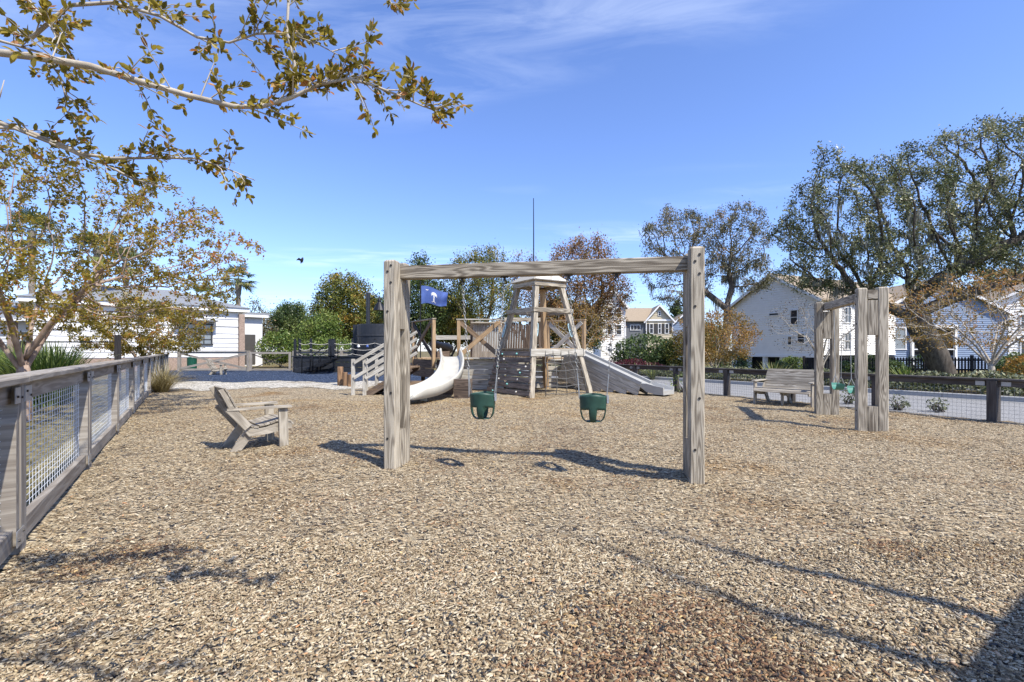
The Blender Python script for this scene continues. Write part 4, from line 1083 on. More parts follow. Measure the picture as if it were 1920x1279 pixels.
    for x, y in ((-3.8, 15.1), (-1.9, 15.1), (-3.8, 16.8), (-2.2, 16.8)):
        mb = MB(); mb.beam((x, y, -.1), (x, y, .275), 0.1, 0.1); part('post', mb, 'wood_dark', t)
    # stacked timber block that carries the slide
    for k in range(5):
        mb = MB(); z = 0.0 + k * 0.115; mb.beam((-1.66, 14.05, z + .05), (-1.20, 13.95, z + .05), 0.30, 0.108, ch=.004); part('support_timber', mb, 'wood_dark', t)
    mb = MB(); mb.lathe((0, 0, 0), [(0.02, -0.5), (0.19, -0.48), (0.2, -0.2), (0.155, 0.1), (0.13, 0.5), (0.16, 0.54), (0.15, 0.58), (0.09, 0.58), (0.08, 0.4)], 14)
    R = Matrix.Rotation(rad(78), 3, V((0.8, -0.5, 0)))
    cn = thing('deck_barrel', 'black rounded barrel on a block on the boat deck behind the slide', 'barrel', (-2.75, 18.9, 1.11))
    mb.v = [tuple(R @ V(x) + V((-2.75, 18.9, 1.55))) for x in mb.v]; part('barrel', mb, 'black_metal', cn, smooth=True)
    mb = MB(); mb.box((-2.75, 18.9, 1.24), 0.5, 0.3, 0.26, 0.5); part('carriage', mb, 'wood_dark', cn)
boat()
def curved_slide():
    t = thing('curved_slide', 'beige moulded plastic slide curving down from the boat deck', 'slide', (-2.3, 14.9, 0))
    P = [V((-2.22, 17.35, 1.17)), V((-2.18, 17.0, 1.16)), V((-2.08, 16.5, 1.07)), V((-1.98, 15.9, 0.90)), V((-1.93, 15.3, 0.71)), V((-1.94, 14.7, 0.53)), V((-2.03, 14.15, 0.38)), V((-2.2, 13.65, 0.26)), V((-2.42, 13.2, 0.185)), V((-2.66, 12.85, 0.16)), V((-2.86, 12.62, 0.15))]
    # finer path (Catmull-Rom)
    Q = []
    for i in range(len(P) - 1):
        p0, p1, p2, p3 = P[max(i - 1, 0)], P[i], P[i + 1], P[min(i + 2, len(P) - 1)]
        for s in np.linspace(0, 1, 5)[:-1]:
            Q.append(0.5 * ((2 * p1) + (p2 - p0) * s + (2 * p0 - 5 * p1 + 4 * p2 - p3) * s * s + (3 * p1 - p0 - 3 * p2 + p3) * s ** 3))
    Q.append(P[-1])
    rings = []
    N = len(Q)
    for i, q in enumerate(Q):
        d = (Q[min(i + 1, N - 1)] - Q[max(i - 1, 0)]).normalized(); x = V((d.y, -d.x, 0)).normalized(); z = x.cross(d).normalized()
        f = i / (N - 1)
        hw = 0.34 + 0.05 * max(0, f - .85) / .15
        wall = 0.25 if f < .86 else 0.25 - 0.17 * (f - .86) / .14
        if f < 0.07: wall = 0.30
        sec = [(-hw - .055, wall - .05), (-hw - .045, wall), (-hw - .01, wall + .012), (-hw + .02, wall - .01), (-hw + .05, .06), (-hw + .12, .008), (-.1, 0), (.1, 0), (hw - .12, .008), (hw - .05, .06), (hw - .02, wall - .01), (hw + .01, wall + .012), (hw + .045, wall), (hw + .055, wall - .05), (hw + .02, -.035), (0, -.05), (-hw - .02, -.035)]
        rings.append([q + x * a + z * b for a, b in sec])
    mb = MB(); mb.sect(rings); o = part('chute', mb, 'slide_plastic', t, smooth=True)
    mb = MB(); mb.beam((-2.45, 13.35, -.05), (-2.45, 13.35, .15), 0.16, 0.1); part('foot', mb, 'slide_plastic', t)
curved_slide()
def ramp_slide():
    t = thing('ramp_slide', 'straight pale slide with slanted plank sides on the right of the tower', 'slide', (3.5, 16.2, 0))
    a, b = V((2.15, 17.35, 1.42)), V((4.25, 15.25, 0.30)); d = (b - a).normalized(); h = V((d.x, d.y, 0)).normalized(); s = V((h.y, -h.x, 0))
    if s.y > 0: s = -s
    up = s.cross(d); up = up if up.z > 0 else -up
    for side in (0, 1):
        o = s * (0.30 if side == 0 else -0.30)
        for i in range(6):                                   # planks parallel to the slope, cut off by the ground
            off = -0.10 - i * 0.175
            p, q = a + o + up * off, b + o + up * off
            def zc(pt): return pt.z
            if q.z < 0.02:
                k = (p.z - 0.02) / (p.z - q.z); q = p.lerp(q, max(0.06, k))
            mb = MB(); mb.beam(p, q, 0.04, 0.163, up=up, ch=.003); part('side_plank', mb, 'wood_pale', t)
        mb = MB(); mb.beam(a + o + up * .06 + s * .01, b + o + up * .06 + s * .01, 0.07, 0.13, up=up, ch=.01); part('side_rail', mb, 'slide_grey', t)
    rings = []
    for k, (p, w) in enumerate(((a, .28), (b - d * .02, .28), (b + h * .22 + V((0, 0, -.09)), .29), (b + h * .5 + V((0, 0, -.14)), .30), (b + h * .78 + V((0, 0, -.145)), .31))):
        wl_ = .06 if k < 2 else (.16, .15, .12)[k - 2]; wz = 0.0
        sec = [(-w - .05, wl_), (-w, wl_), (-w + .04, .02), (w - .04, .02), (w, wl_), (w + .05, wl_), (w + .03, -.06 - (.05 if k > 1 else 0)), (-w - .03, -.06 - (.05 if k > 1 else 0))]
        rings.append([p + s * x + V((0, 0, z)) for x, z in sec])
    mb = MB(); mb.sect(rings); part('chute', mb, 'slide_grey', t, smooth=False)
    for k in (0.1, 0.55):
        p = a.lerp(b, k); mb = MB(); mb.beam(V((p.x, p.y, -.1)), V((p.x, p.y, p.z - .1)), 0.12, 0.12); part('post', mb, 'wood_dark', t)
ramp_slide()
def stairs():
    t = thing('timber_stairs', 'wooden steps with sloping pale handrails leading up to the boat deck', 'stairs', (-4.4, 15.4, 0))
    x0, y0 = -4.98, 15.05
    for k in range(2):
        y = y0 + 1.35 * k
        for i, (x, h) in enumerate(((x0, 1.13), (x0 + .36, 1.22), (x0 + 1.45, 1.9))):
            mb = MB(); mb.beam((x, y, -.1), (x, y, h), 0.1, 0.1, up=(0, 1, 0), ch=.006); part('post', mb, 'wood_pale' if i < 2 else 'wood_tan', t)
        for j in range(4):
            xa = x0 + (0.05 if j in (0, 2) else 0.41); za = 0.98 - j * 0.235 + (xa - x0) * .60
            xb = x0 + 1.75; zb = za + (xb - xa) * 0.60
            mb = MB(); mb.beam((xa, y - .07, za), (xb, y - .07, zb), 0.04, 0.10, ch=.004); part('handrail', mb, 'wood_pale', t)
    for i in range(5):
        mb = MB(); x = x0 + 0.62 + i * 0.27; z = 0.17 + i * 0.17
        mb.beam((x, y0 + .02, z), (x, y0 + 1.33, z), 0.27, 0.05, ch=.004); part('step', mb, 'wood_brown', t)
        mb = MB(); mb.beam((x - .1, y0 + .06, z - .095), (x - .1, y0 + 1.29, z - .095), 0.03, 0.14); part('riser', mb, 'wood_dark', t)
    for y in (y0 + .045, y0 + 1.305):
        mb = MB(); mb.beam((x0 + .4, y, 0.0), (x0 + 1.8, y, 0.84), 0.045, 0.2); part('stringer', mb, 'wood_dark', t)
stairs()
for k, (u, v, r, h) in enumerate(((638, 722, .115, .74), (647, 723, .10, .53), (656, 725, .105, .47))):
    c = G(u, v); mb = MB(); pr = [(r * 1.02, -.1), (r, .1), (r * .97, h - .02), (r * .9, h)]
    mb.lathe(c, pr, 14)
    o = part('log_piling', mb, 'wood_stump', smooth=False); o.data.name = 'log_piling'
    tag(o, ('tallest brown log piling at the edge of the mulch, leftmost of three', 'middle brown log piling of the three at the edge of the mulch', 'shortest brown log piling, next to the stair railing')[k], 'log', 'log pilings by the stairs')
def flag():
    c = V((-3.53, 18.5, 1.11))
    t = thing('flag', 'blue flag with white palm tree and crescent flying on a thin black pole', 'flag', c)
    mb = MB(); mb.tube([c, c + V((0, 0, 2.95))], 0.022, 8); part('pole', mb, 'black_metal', t)
    W, H = 1.05, 0.70; nx, nz = 30, 18
    def surf(u, v, off=0.0):
        x = c.x + 0.03 + W * u * (0.97 - .03 * v); z = c.z + 2.78 - H * v - 0.27 * u ** 1.4 + 0.16 * u * v + .03 * math.sin(u * 7)
        y = c.y + 0.12 * math.sin(u * 8.5 + v * 2.2) * (0.2 + u) + .04 * math.sin(v * 6 + u * 3) * u
        return (x, y - off, z)
    vs_ = [surf(i / nx, j / nz) for j in range(nz + 1) for i in range(nx + 1)]
    fs = [(j * (nx + 1) + i, j * (nx + 1) + i + 1, (j + 1) * (nx + 1) + i + 1, (j + 1) * (nx + 1) + i) for j in range(nz) for i in range(nx)]
    me = bpy.data.meshes.new('cloth'); me.from_pydata(vs_, [], fs); me.shade_smooth()
    plain('flag_blue', (0.075, 0.125, 0.33), 0.8, 0, 0.15, 4); cl = part('cloth', me, 'flag_blue', t)
    # palm emblem: trunk, fan of fronds, and a crescent near the hoist - thin cloth patches on the flag
    vv, ff = [], []
    def strip2(pts, wds):
        b = len(vv)
        for (u, v), w in zip(pts, wds):
            vv.append(surf(u - w, v, .006)); vv.append(surf(u + w, v, .006))
        for i in range(len(pts) - 1): ff.append((b + 2 * i, b + 2 * i + 1, b + 2 * i + 3, b + 2 * i + 2))
    strip2([(.50, .40), (.51, .55), (.50, .70), (.495, .84)], [.018, .017, .020, .028]); strip2([(.49, .83), (.49, .88)], [.06, .075])
    for k in range(9):
        a = rad(-200 + k * 27.5); L = .165
        b = len(vv)
        for s in (0.0, .5, 1.0):
            u = .505 + L * s * math.cos(a) * .72; v = .36 + L * 1.15 * s * math.sin(a) + .07 * s * s; w = (.018, .042, .006)[int(s * 2)]
            vv.append(surf(u - w * math.sin(a) * .8, v + w * math.cos(a), .007)); vv.append(surf(u + w * math.sin(a) * .8, v - w * math.cos(a), .007))
        for i in range(2): ff.append((b + 2 * i, b + 2 * i + 1, b + 2 * i + 3, b + 2 * i + 2))
    b = len(vv)
    for k in range(9):
        a = rad(10 + k * 20); vv.append(surf(.22 + .062 * math.cos(a), .17 + .085 * math.sin(a), .006)); vv.append(surf(.22 + .058 * math.cos(a), .17 + .085 * math.sin(a) - .045 * math.sin((a - rad(10)) / rad(160) * math.pi), .006))
    for i in range(8): ff.append((b + 2 * i, b + 2 * i + 1, b + 2 * i + 3, b + 2 * i + 2))
    me = bpy.data.meshes.new('emblem'); me.from_pydata(vv, [], ff); part('emblem', me, 'trim_white', cl)
flag()

#@@SECTION tugboat
def tug():
    Y = 30.0
    t = thing('play_tugboat', 'black painted tugboat play structure with round wheelhouse and rope railings', 'play structure', (-10.5, Y, 0))
    for i, z in enumerate((0.17, 0.50, 0.83)):
        mb = MB(); mb.beam((-13.6, Y, z), (-7.2, Y, z), 0.12, 0.31, ch=.01); part('hull_plank', mb, 'black_paint', t)
        mb = MB(); mb.beam((-13.66, Y + .05, z), (-13.66, Y + 3.0, z), 0.1, 0.31, ch=.01); part('hull_plank', mb, 'black_paint', t)
    mb = MB(); mb.beam((-13.75, Y, 1.02), (-7.2, Y, 1.02), 0.24, 0.06); part('gunwale', mb, 'black_paint', t)
    mb = MB(); mb.beam((-13.4, Y - .35, 0.16), (-11.2, Y - .08, 0.42), 0.1, 0.3, ch=.02); part('fender', mb, 'black_paint', t)
    for i in range(8):
        mb = MB(); mb.beam((-13.6, Y + .25 + i * .36, .9), (-7.0, Y + .25 + i * .36, .9), .35, .05); part('deck_board', mb, 'wood_black', t)
    mb = MB(); mb.lathe((-8.75, Y + 1.45, 0), [(1.36, 0.93), (1.36, 2.28), (1.40, 2.30), (1.40, 2.36), (1.36, 2.38), (1.36, 3.05), (1.32, 3.07), (1.30, 2.9)], 40); part('wheelhouse', mb, 'black_paint', t)
    mb = MB(); mb.beam((-10.2, Y + 1.3, .9), (-10.2, Y + 1.3, 3.07), 0.14, 0.3, up=(1, 0, 0)); part('wheelhouse_edge', mb, 'black_paint', t)
    mb = MB(); mb.tube([(-9.35, Y + 1.2, 3.0), (-9.35, Y + 1.2, 5.15)], 0.13, 10); part('mast', mb, 'black_paint', t)
    mb = MB(); mb.tube([(-9.3, Y + 1.2, 4.75), (-8.62, Y + 1.2, 4.95)], .03, 6); part('mast_arm', mb, 'black_metal', t)
    mb = MB(); mb.lathe((-8.62, Y + 1.2, 4.0), [(0.40, 0.0), (0.36, .1), (0.2, .38), (0.1, .55), (0.12, .62), (0.02, .95)], 16); part('bell', mb, 'black_metal', t)
    post_x = [-13.55, -13.25, -12.55, -11.35, -11.15, -9.95, -8.55, -7.4]
    for i, x in enumerate(post_x):
        mb = MB(); w = .2 if i in (3, 4) else .13; mb.beam((x, Y - .02, .2), (x, Y - .02, 2.03 + .03 * (i % 3)), w, w, ch=.01); po = part('post', mb, 'black_paint', t)
        mb = MB(); mb.lathe((x, Y - .02, 2.03 + .03 * (i % 3)), [(w * .6, 0), (w * .62, .04), (w * .3, .07)], 8); part('post_cap', mb, 'black_metal', po)
    for i, x in enumerate((-12.2, -10.8, -9.8)):
        mb = MB(); mb.beam((x, Y + 3, .2), (x, Y + 3, 2.0), .15, .15); part('post', mb, 'black_paint', t)
    for a, b in zip(post_x[1:-1], post_x[2:]):
        if b - a < .4: continue
        for z in (1.85, 1.5, 1.18):
            mb = MB(); mb.tube([(a + (b - a) * s, Y - .1, z - .10 * 4 * s * (1 - s)) for s in np.linspace(0, 1, 8)], .018, 5); part('rope', mb, 'rope', t, smooth=True)
    for x, c in ((-9.55, 'trim_white'), (-9.0, 'flag_blue'), (-8.0, 'trim_white')):
        mb = MB(); mb.lathe((x, Y - .12, 1.66), [(.02, -.09), (.08, -.06), (.09, 0), (.05, .06), (.02, .09)], 10); part('float', mb, c, t, smooth=True)
    s = thing('metal_stairs', 'small black steel stairs with looped handrails up to the tugboat', 'stairs', (-11.6, 28.3, 0))
    for i in range(4):
        x = -12.0 + .42 * i; mb = MB(); mb.box((x, 28.6 + .12 * i, .22 + .23 * i), .5, 1.0, .05); part('step', mb, 'black_metal', s)
    for y in (28.1, 29.25):
        mb = MB(); mb.tube([(-12.3, y, .02), (-12.3, y, 1.0), (-12.2, y, 1.13), (-11.85, y, 1.15), (-11.7, y, 1.05), (-11.9, y, .1)], .03, 6); part('handrail', mb, 'black_metal', s, smooth=True)
        mb = MB(); mb.tube([(-11.7, y + .1, .15), (-11.7, y + .1, 1.1), (-10.9, y + .25, 1.75), (-10.7, y + .25, 1.7), (-10.7, y + .25, .95)], .03, 6); part('handrail', mb, 'black_metal', s, smooth=True)
        mb = MB(); mb.beam((-12.2, y + .1, .1), (-10.7, y + .3, .95), .05, .18); part('stringer', mb, 'black_metal', s)
tug()
b_ = thing('bird', 'small black bird in flight against the sky', 'bird', A(566, 488, 14))
bp_ = A(566, 488, 14)
mb = MB(); mb.tube([bp_ + V((-.03, 0, -.10)), bp_ + V((-.015, 0, -.04)), bp_, bp_ + V((.02, 0, .05)), bp_ + V((.03, 0, .085))], [.006, .03, .042, .03, .008], 8); part('body', mb, 'bird_black', b_, smooth=True)
mb = MB()
for s in (-1, 1): mb.sect([[bp_ + V((0, s * .02, .02)), bp_ + V((0, s * .02, -.04)), bp_ + V((.008, s * .02, -.01))], [bp_ + V((-.03, s * .13, .05)), bp_ + V((-.05, s * .12, -.02)), bp_ + V((-.03, s * .12, .015))], [bp_ + V((-.06, s * .22, -.03)), bp_ + V((-.065, s * .215, -.045)), bp_ + V((-.06, s * .218, -.037))]])
part('wings', mb, 'bird_black', b_)

#@@SECTION buildings
def wall_quad(a, b, z0, z1, th=0.2):
    a, b = V(a), V(b); d = (b - a).normalized(); n = V((d.y, -d.x, 0))
    mb = MB(); mb.prism([a + V((0, 0, z0)), b + V((0, 0, z0)), b + V((0, 0, z1)), a + V((0, 0, z1))], -n * th); return mb
def window(t, a, d, n, u0, u1, z0, z1, frame='trim_white', glass='glass_dark', nx=1, nz=2, fw=0.09, shut=None):
    """window on the wall a + d*u, n = outward normal"""
    def P(u, z, o): return a + d * u + V((0, 0, z)) + n * o
    mb = MB()
    for z in (z0, z1): mb.beam(P(u0 - fw, z, .09), P(u1 + fw, z, .09), .08, fw)
    for u in (u0, u1): mb.beam(P(u, z0 + fw / 2, .09), P(u, z1 - fw / 2, .09), fw, .08, up=n)
    w = part('window', mb, frame, t)
    mb = MB()
    for i in range(1, nx): mb.beam(P(u0 + (u1 - u0) * i / nx, z0 + fw / 2, .088), P(u0 + (u1 - u0) * i / nx, z1 - fw / 2, .088), .06, .05, up=n)
    for i in range(1, nz): mb.beam(P(u0 + fw / 2, z0 + (z1 - z0) * i / nz, .088), P(u1 - fw / 2, z0 + (z1 - z0) * i / nz, .088), .05, .05)
    if mb.f: part('glazing_bar', mb, frame, w)
    for i in range(nx):
        mb = MB(); ua, ub = u0 + (u1 - u0) * i / nx + .03, u0 + (u1 - u0) * (i + 1) / nx - .03
        mb.prism([P(ua, z0 + .03, .066), P(ub, z0 + .03, .066), P(ub, z1 - .03, .066), P(ua, z1 - .03, .066)], n * .008); part('pane', mb, glass, w)
    if shut:
        for u in (u0 - fw - .22, u1 + fw + .22):
            mb = MB(); mb.beam(P(u, z0, .09), P(u, z1, .09), .36, .05, up=n); part('shutter', mb, shut, w)
def siding(t, a, d, n, L, z0, z1, pitch, mat, holes=(), top=None):
    """lap boards; holes = (u0,u1,z0,z1) openings; top(z) -> (u0,u1) limits for gables"""
    k = int((z1 - z0) / pitch)
    for i in range(k):
        za = z0 + i * pitch; zm = za + pitch / 2
        lo, hi = (0, L) if top is None else top(za + pitch)
        if hi - lo < .15: continue
        segs = [(lo, hi)]
        for u0, u1, h0, h1 in holes:
            if h0 < zm < h1: segs = [s for a0, a1 in segs for s in ((a0, min(a1, u0)), (max(a0, u1), a1)) if s[1] - s[0] > .05]
        for u0, u1 in segs:
            mb = MB(); p, q = a + d * u0, a + d * u1
            mb.sect([[p + n * .012 + V((0, 0, za + pitch)), p + n * .06 + V((0, 0, za + .004)), p + V((0, 0, za + .004)), p + V((0, 0, za + pitch))], [q + n * .012 + V((0, 0, za + pitch)), q + n * .06 + V((0, 0, za + .004)), q + V((0, 0, za + .004)), q + V((0, 0, za + pitch))]])
            part('siding_board', mb, mat, t)
def clubhouse():
    Y = 38.0; x1 = (447 - CX) / F * Y; x0 = x1 - 11.5; ze = 4.45
    t = thing('clubhouse', 'single storey white lap sided clubhouse with grey hip roof behind the left fence', 'building', (x1, Y, 0))
    a = V((x0, Y, 0)); d = V((1, 0, 0)); n = V((0, -1, 0)); L = x1 - x0
    part('wall', wall_quad(a, V((x1, Y, 0)), -0.05, ze - .02), 'white_paint', t)
    mb = MB(); mb.beam((x1 - .1, Y + .15, ze / 2), (x1 - .1, Y + 9, ze / 2), .2, ze - .1); part('wall', mb, 'white_paint', t)
    u0 = L - 3.89; u1 = L - 1.85
    hole = (u0 - .12, u1 + .12, 1.75, 3.5)
    siding(t, a, d, n, L, 0.9, 3.2, .36, 'white_paint', [hole])
    siding(t, a, d, n, L, 3.26, 4.4, .57, 'white_paint', [hole])
    window(t, a, d, n, u0, u1, 1.85, 3.38, 'frame_dark', 'glass', 4, 4, .1)
    mb = MB(); mb.beam(a + d * (u0 - .3) + V((0, -.4, 3.62)), a + d * (u1 + .3) + V((0, -.4, 3.62)), .8, .1); part('awning', mb, 'shingle_grey', t)
    for u in (u0 - .1, u1 + .1):
        mb = MB(); mb.beam(a + d * u + V((0, -.06, 3.05)), a + d * u + V((0, -.72, 3.56)), .06, .06); part('awning_bracket', mb, 'trim_white', t)
    mb = MB(); mb.box((x1 + .18, Y - .06, 2.1), .4, .5, 4.3); part('brick_pier', mb, 'brick', t)
    mb = MB(); mb.box(((x0 + x1) / 2, Y - .16, .40), L - .1, .14, .9); part('brick_base', mb, 'brick', t)
    mb = MB(); mb.box(((x0 + x1) / 2, Y - .35, ze + .12), L + 1.4, .1, .30); part('fascia', mb, 'trim_white', t)
    mb = MB(); mb.box((x1 + .65, Y + 4.4, ze + .12), .1, 9.4, .30); part('fascia', mb, 'trim_white', t)
    mb = MB(); mb.box(((x0 + x1) / 2, Y + 4.4, ze - .01), L + 1.3, 9.4, .05); part('soffit', mb, 'trim_white', t)
    e = ze + .28; o0, o1, f0, f1 = x0 - .8, x1 + .8, Y - .5, Y + 9.3; rz_ = e + 1.5; my = (f0 + f1) / 2
    mb = MB(); mb.v = [(o0, f0, e), (o1, f0, e), (o1, f1, e), (o0, f1, e), (o0 + 4.5, my, rz_), (o1 - 4.5, my, rz_)]
    for f in ((0, 1, 5, 4), (1, 2, 5), (2, 3, 4, 5), (3, 0, 4), (3, 2, 1, 0)): mb.face(f, [(mb.v[i][0], mb.v[i][1]) for i in f])
    part('roof', mb, 'shingle_grey', t)
    t.rotation_euler = (0, 0, rad(44))
    # lower wings
    w = thing('clubhouse_wing', 'low white wing with dark windows and brick columns at the far left', 'building', (-38, 41, 0))
    a2 = V((-52, 41, 0)); L2 = 52 - 33.6
    part('wall', wall_quad(a2, V((-33.6, 41, 0)), -.05, 4.0), 'white_paint', w)
    siding(w, a2, d, n, L2, .9, 3.9, .3, 'white_paint', [(u - .15, u + 1.45, 1.3, 3.1) for u in (2, 6, 9.5, 13, 16)])
    for u in (2, 6, 9.5, 13, 16): window(w, a2, d, n, u, u + 1.3, 1.4, 3.0, 'trim_white', 'glass_dark', 2, 2)
    mb = MB(); mb.v = [(-52.6, 40.2, 4.0), (-33, 40.2, 4.0), (-33, 50, 4.0), (-52.6, 50, 4.0), (-49, 45, 6.0), (-36, 45, 6.0)]
    for f in ((0, 1, 5, 4), (1, 2, 5), (2, 3, 4, 5), (3, 0, 4), (3, 2, 1, 0)): mb.face(f, [(mb.v[i][0], mb.v[i][1]) for i in f])
    part('roof', mb, 'shingle_grey', w)
    for x in (-33.2, -36.5, -41.2):
        mb = MB(); mb.box((x, 39.6, 1.9), .45, .45, 3.9); part('brick_column', mb, 'brick', w)
    mb = MB(); mb.box((-40, 39.6, 3.95), 15, .4, .25); part('porch_beam', mb, 'trim_white', w)
    r = thing('clubhouse_annex', 'small white annex with a dark door to the right of the clubhouse', 'building', (-23.4, 45, 0))
    part('wall', wall_quad(V((-27.2, 45, 0)), V((-23.4, 45, 0)), -.05, 4.6), 'white_paint', r)
    mb = MB(); mb.box((-25.15, 49, 4.75), 4.6, 8.6, .28); part('roof', mb, 'shingle_grey', r)
    mb = MB(); mb.box((-25.2, 44.7, 4.55), 4.4, .3, .2); part('fascia', mb, 'trim_white', r)
    mb = MB(); mb.box((-25.15, 49, 2.3), 3.2, 7.6, 4.55); part('wall', mb, 'white_paint', r)
    mb = MB(); mb.box((-24.5, 44.95, 1.5), .95, .06, 2.7); dr = part('door', mb, 'shutter', r)
    mb = MB(); mb.box((-24.15, 44.88, 1.4), .04, .08, .16); part('handle', mb, 'galv', dr)
    r.rotation_euler = (0, 0, rad(44))
    p = thing('sign_post', 'dark square post with a thin cross rail behind the left fence', 'post', (-13.9, 17.5, 0))
    mb = MB(); q = A(221, 640, 17.2); mb.beam((q.x, q.y, -.1), (q.x, q.y, 1.95), .14, .14); part('post', mb, 'wood_black', p)
    mb = MB(); mb.tube([(q.x, q.y, 1.7), (q.x - 3.4, q.y, 1.7)], .025, 6); part('rail', mb, 'black_metal', p)
    mb = MB(); mb.beam((q.x - 3.4, q.y, -.1), (q.x - 3.4, q.y, 1.75), .1, .1); part('post', mb, 'wood_black', p)
clubhouse()
def gable_house(name, label, C1, C2, depth, z0, ze, zp, wallm, roofm, sidem=None, over=.45, board=.22):
    """gable wall from C1 (left) to C2 (right) seen from outside; body runs back by 'depth'"""
    C1, C2 = V(C1), V(C2); d = (C2 - C1).normalized(); n = V((d.y, -d.x, 0)); L = (C2 - C1).length; bk = -n
    t = thing(name, label, 'house', (C1 + C2) / 2 + V((0, 0, z0)))
    pk = zp - ze
    mb = MB(); mb.prism([C1 + V((0, 0, z0)), C2 + V((0, 0, z0)), C2 + V((0, 0, ze)), (C1 + C2) / 2 + V((0, 0, zp)), C1 + V((0, 0, ze))], bk * depth); part('wall', mb, wallm, t)
    def lim(z):
        if z <= ze: return 0.02, L - .02
        k = (z - ze) / pk; return L / 2 * k + .05, L - L / 2 * k - .05
    siding(t, C1, d, n, L, z0 + .02, zp - .1, board, wallm, (), lim)
    sl = V((0, 0, pk)) + d * (L / 2); sl = sl.normalized()
    for side in (0, 1):
        e = C1 if side == 0 else C2; s = d if side == 0 else -d
        ev = e - s * over + V((0, 0, ze - over * pk / (L / 2))); rg = (C1 + C2) / 2 + V((0, 0, zp))
        up = V((0, 0, .14))
        mb = MB(); mb.sect([[ev + n * over + up * .3, rg + n * over + up * .3, rg + n * over + up * 1.5, ev + n * over + up * 1.5], [ev + bk * (depth + over) + up * .3, rg + bk * (depth + over) + up * .3, rg + bk * (depth + over) + up * 1.5, ev + bk * (depth + over) + up * 1.5]])
        part('roof_slope', mb, roofm, t)
        mb = MB(); mb.beam(ev + n * (over + .03) + up * .2, rg + n * (over + .03) + up * .2, .05, .24, up=n.cross(s)); part('rake_board', mb, 'trim_white', t)
    sd = C2 + n * 0
    siding(t, C2, bk, d, depth, z0 + .02, ze - .1, board, sidem or wallm)
    mb = MB(); mb.beam(C2 + n * .03 + d * .03 + V((0, 0, z0)), C2 + n * .03 + d * .03 + V((0, 0, ze)), .14, .14, up=d); part('corner_board', mb, 'trim_white', t)
    mb = MB(); mb.beam(C1 + n * .03 - d * .03 + V((0, 0, z0)), C1 + n * .03 - d * .03 + V((0, 0, ze)), .14, .14, up=d); part('corner_board', mb, 'trim_white', t)
    return t, d, n, bk, L
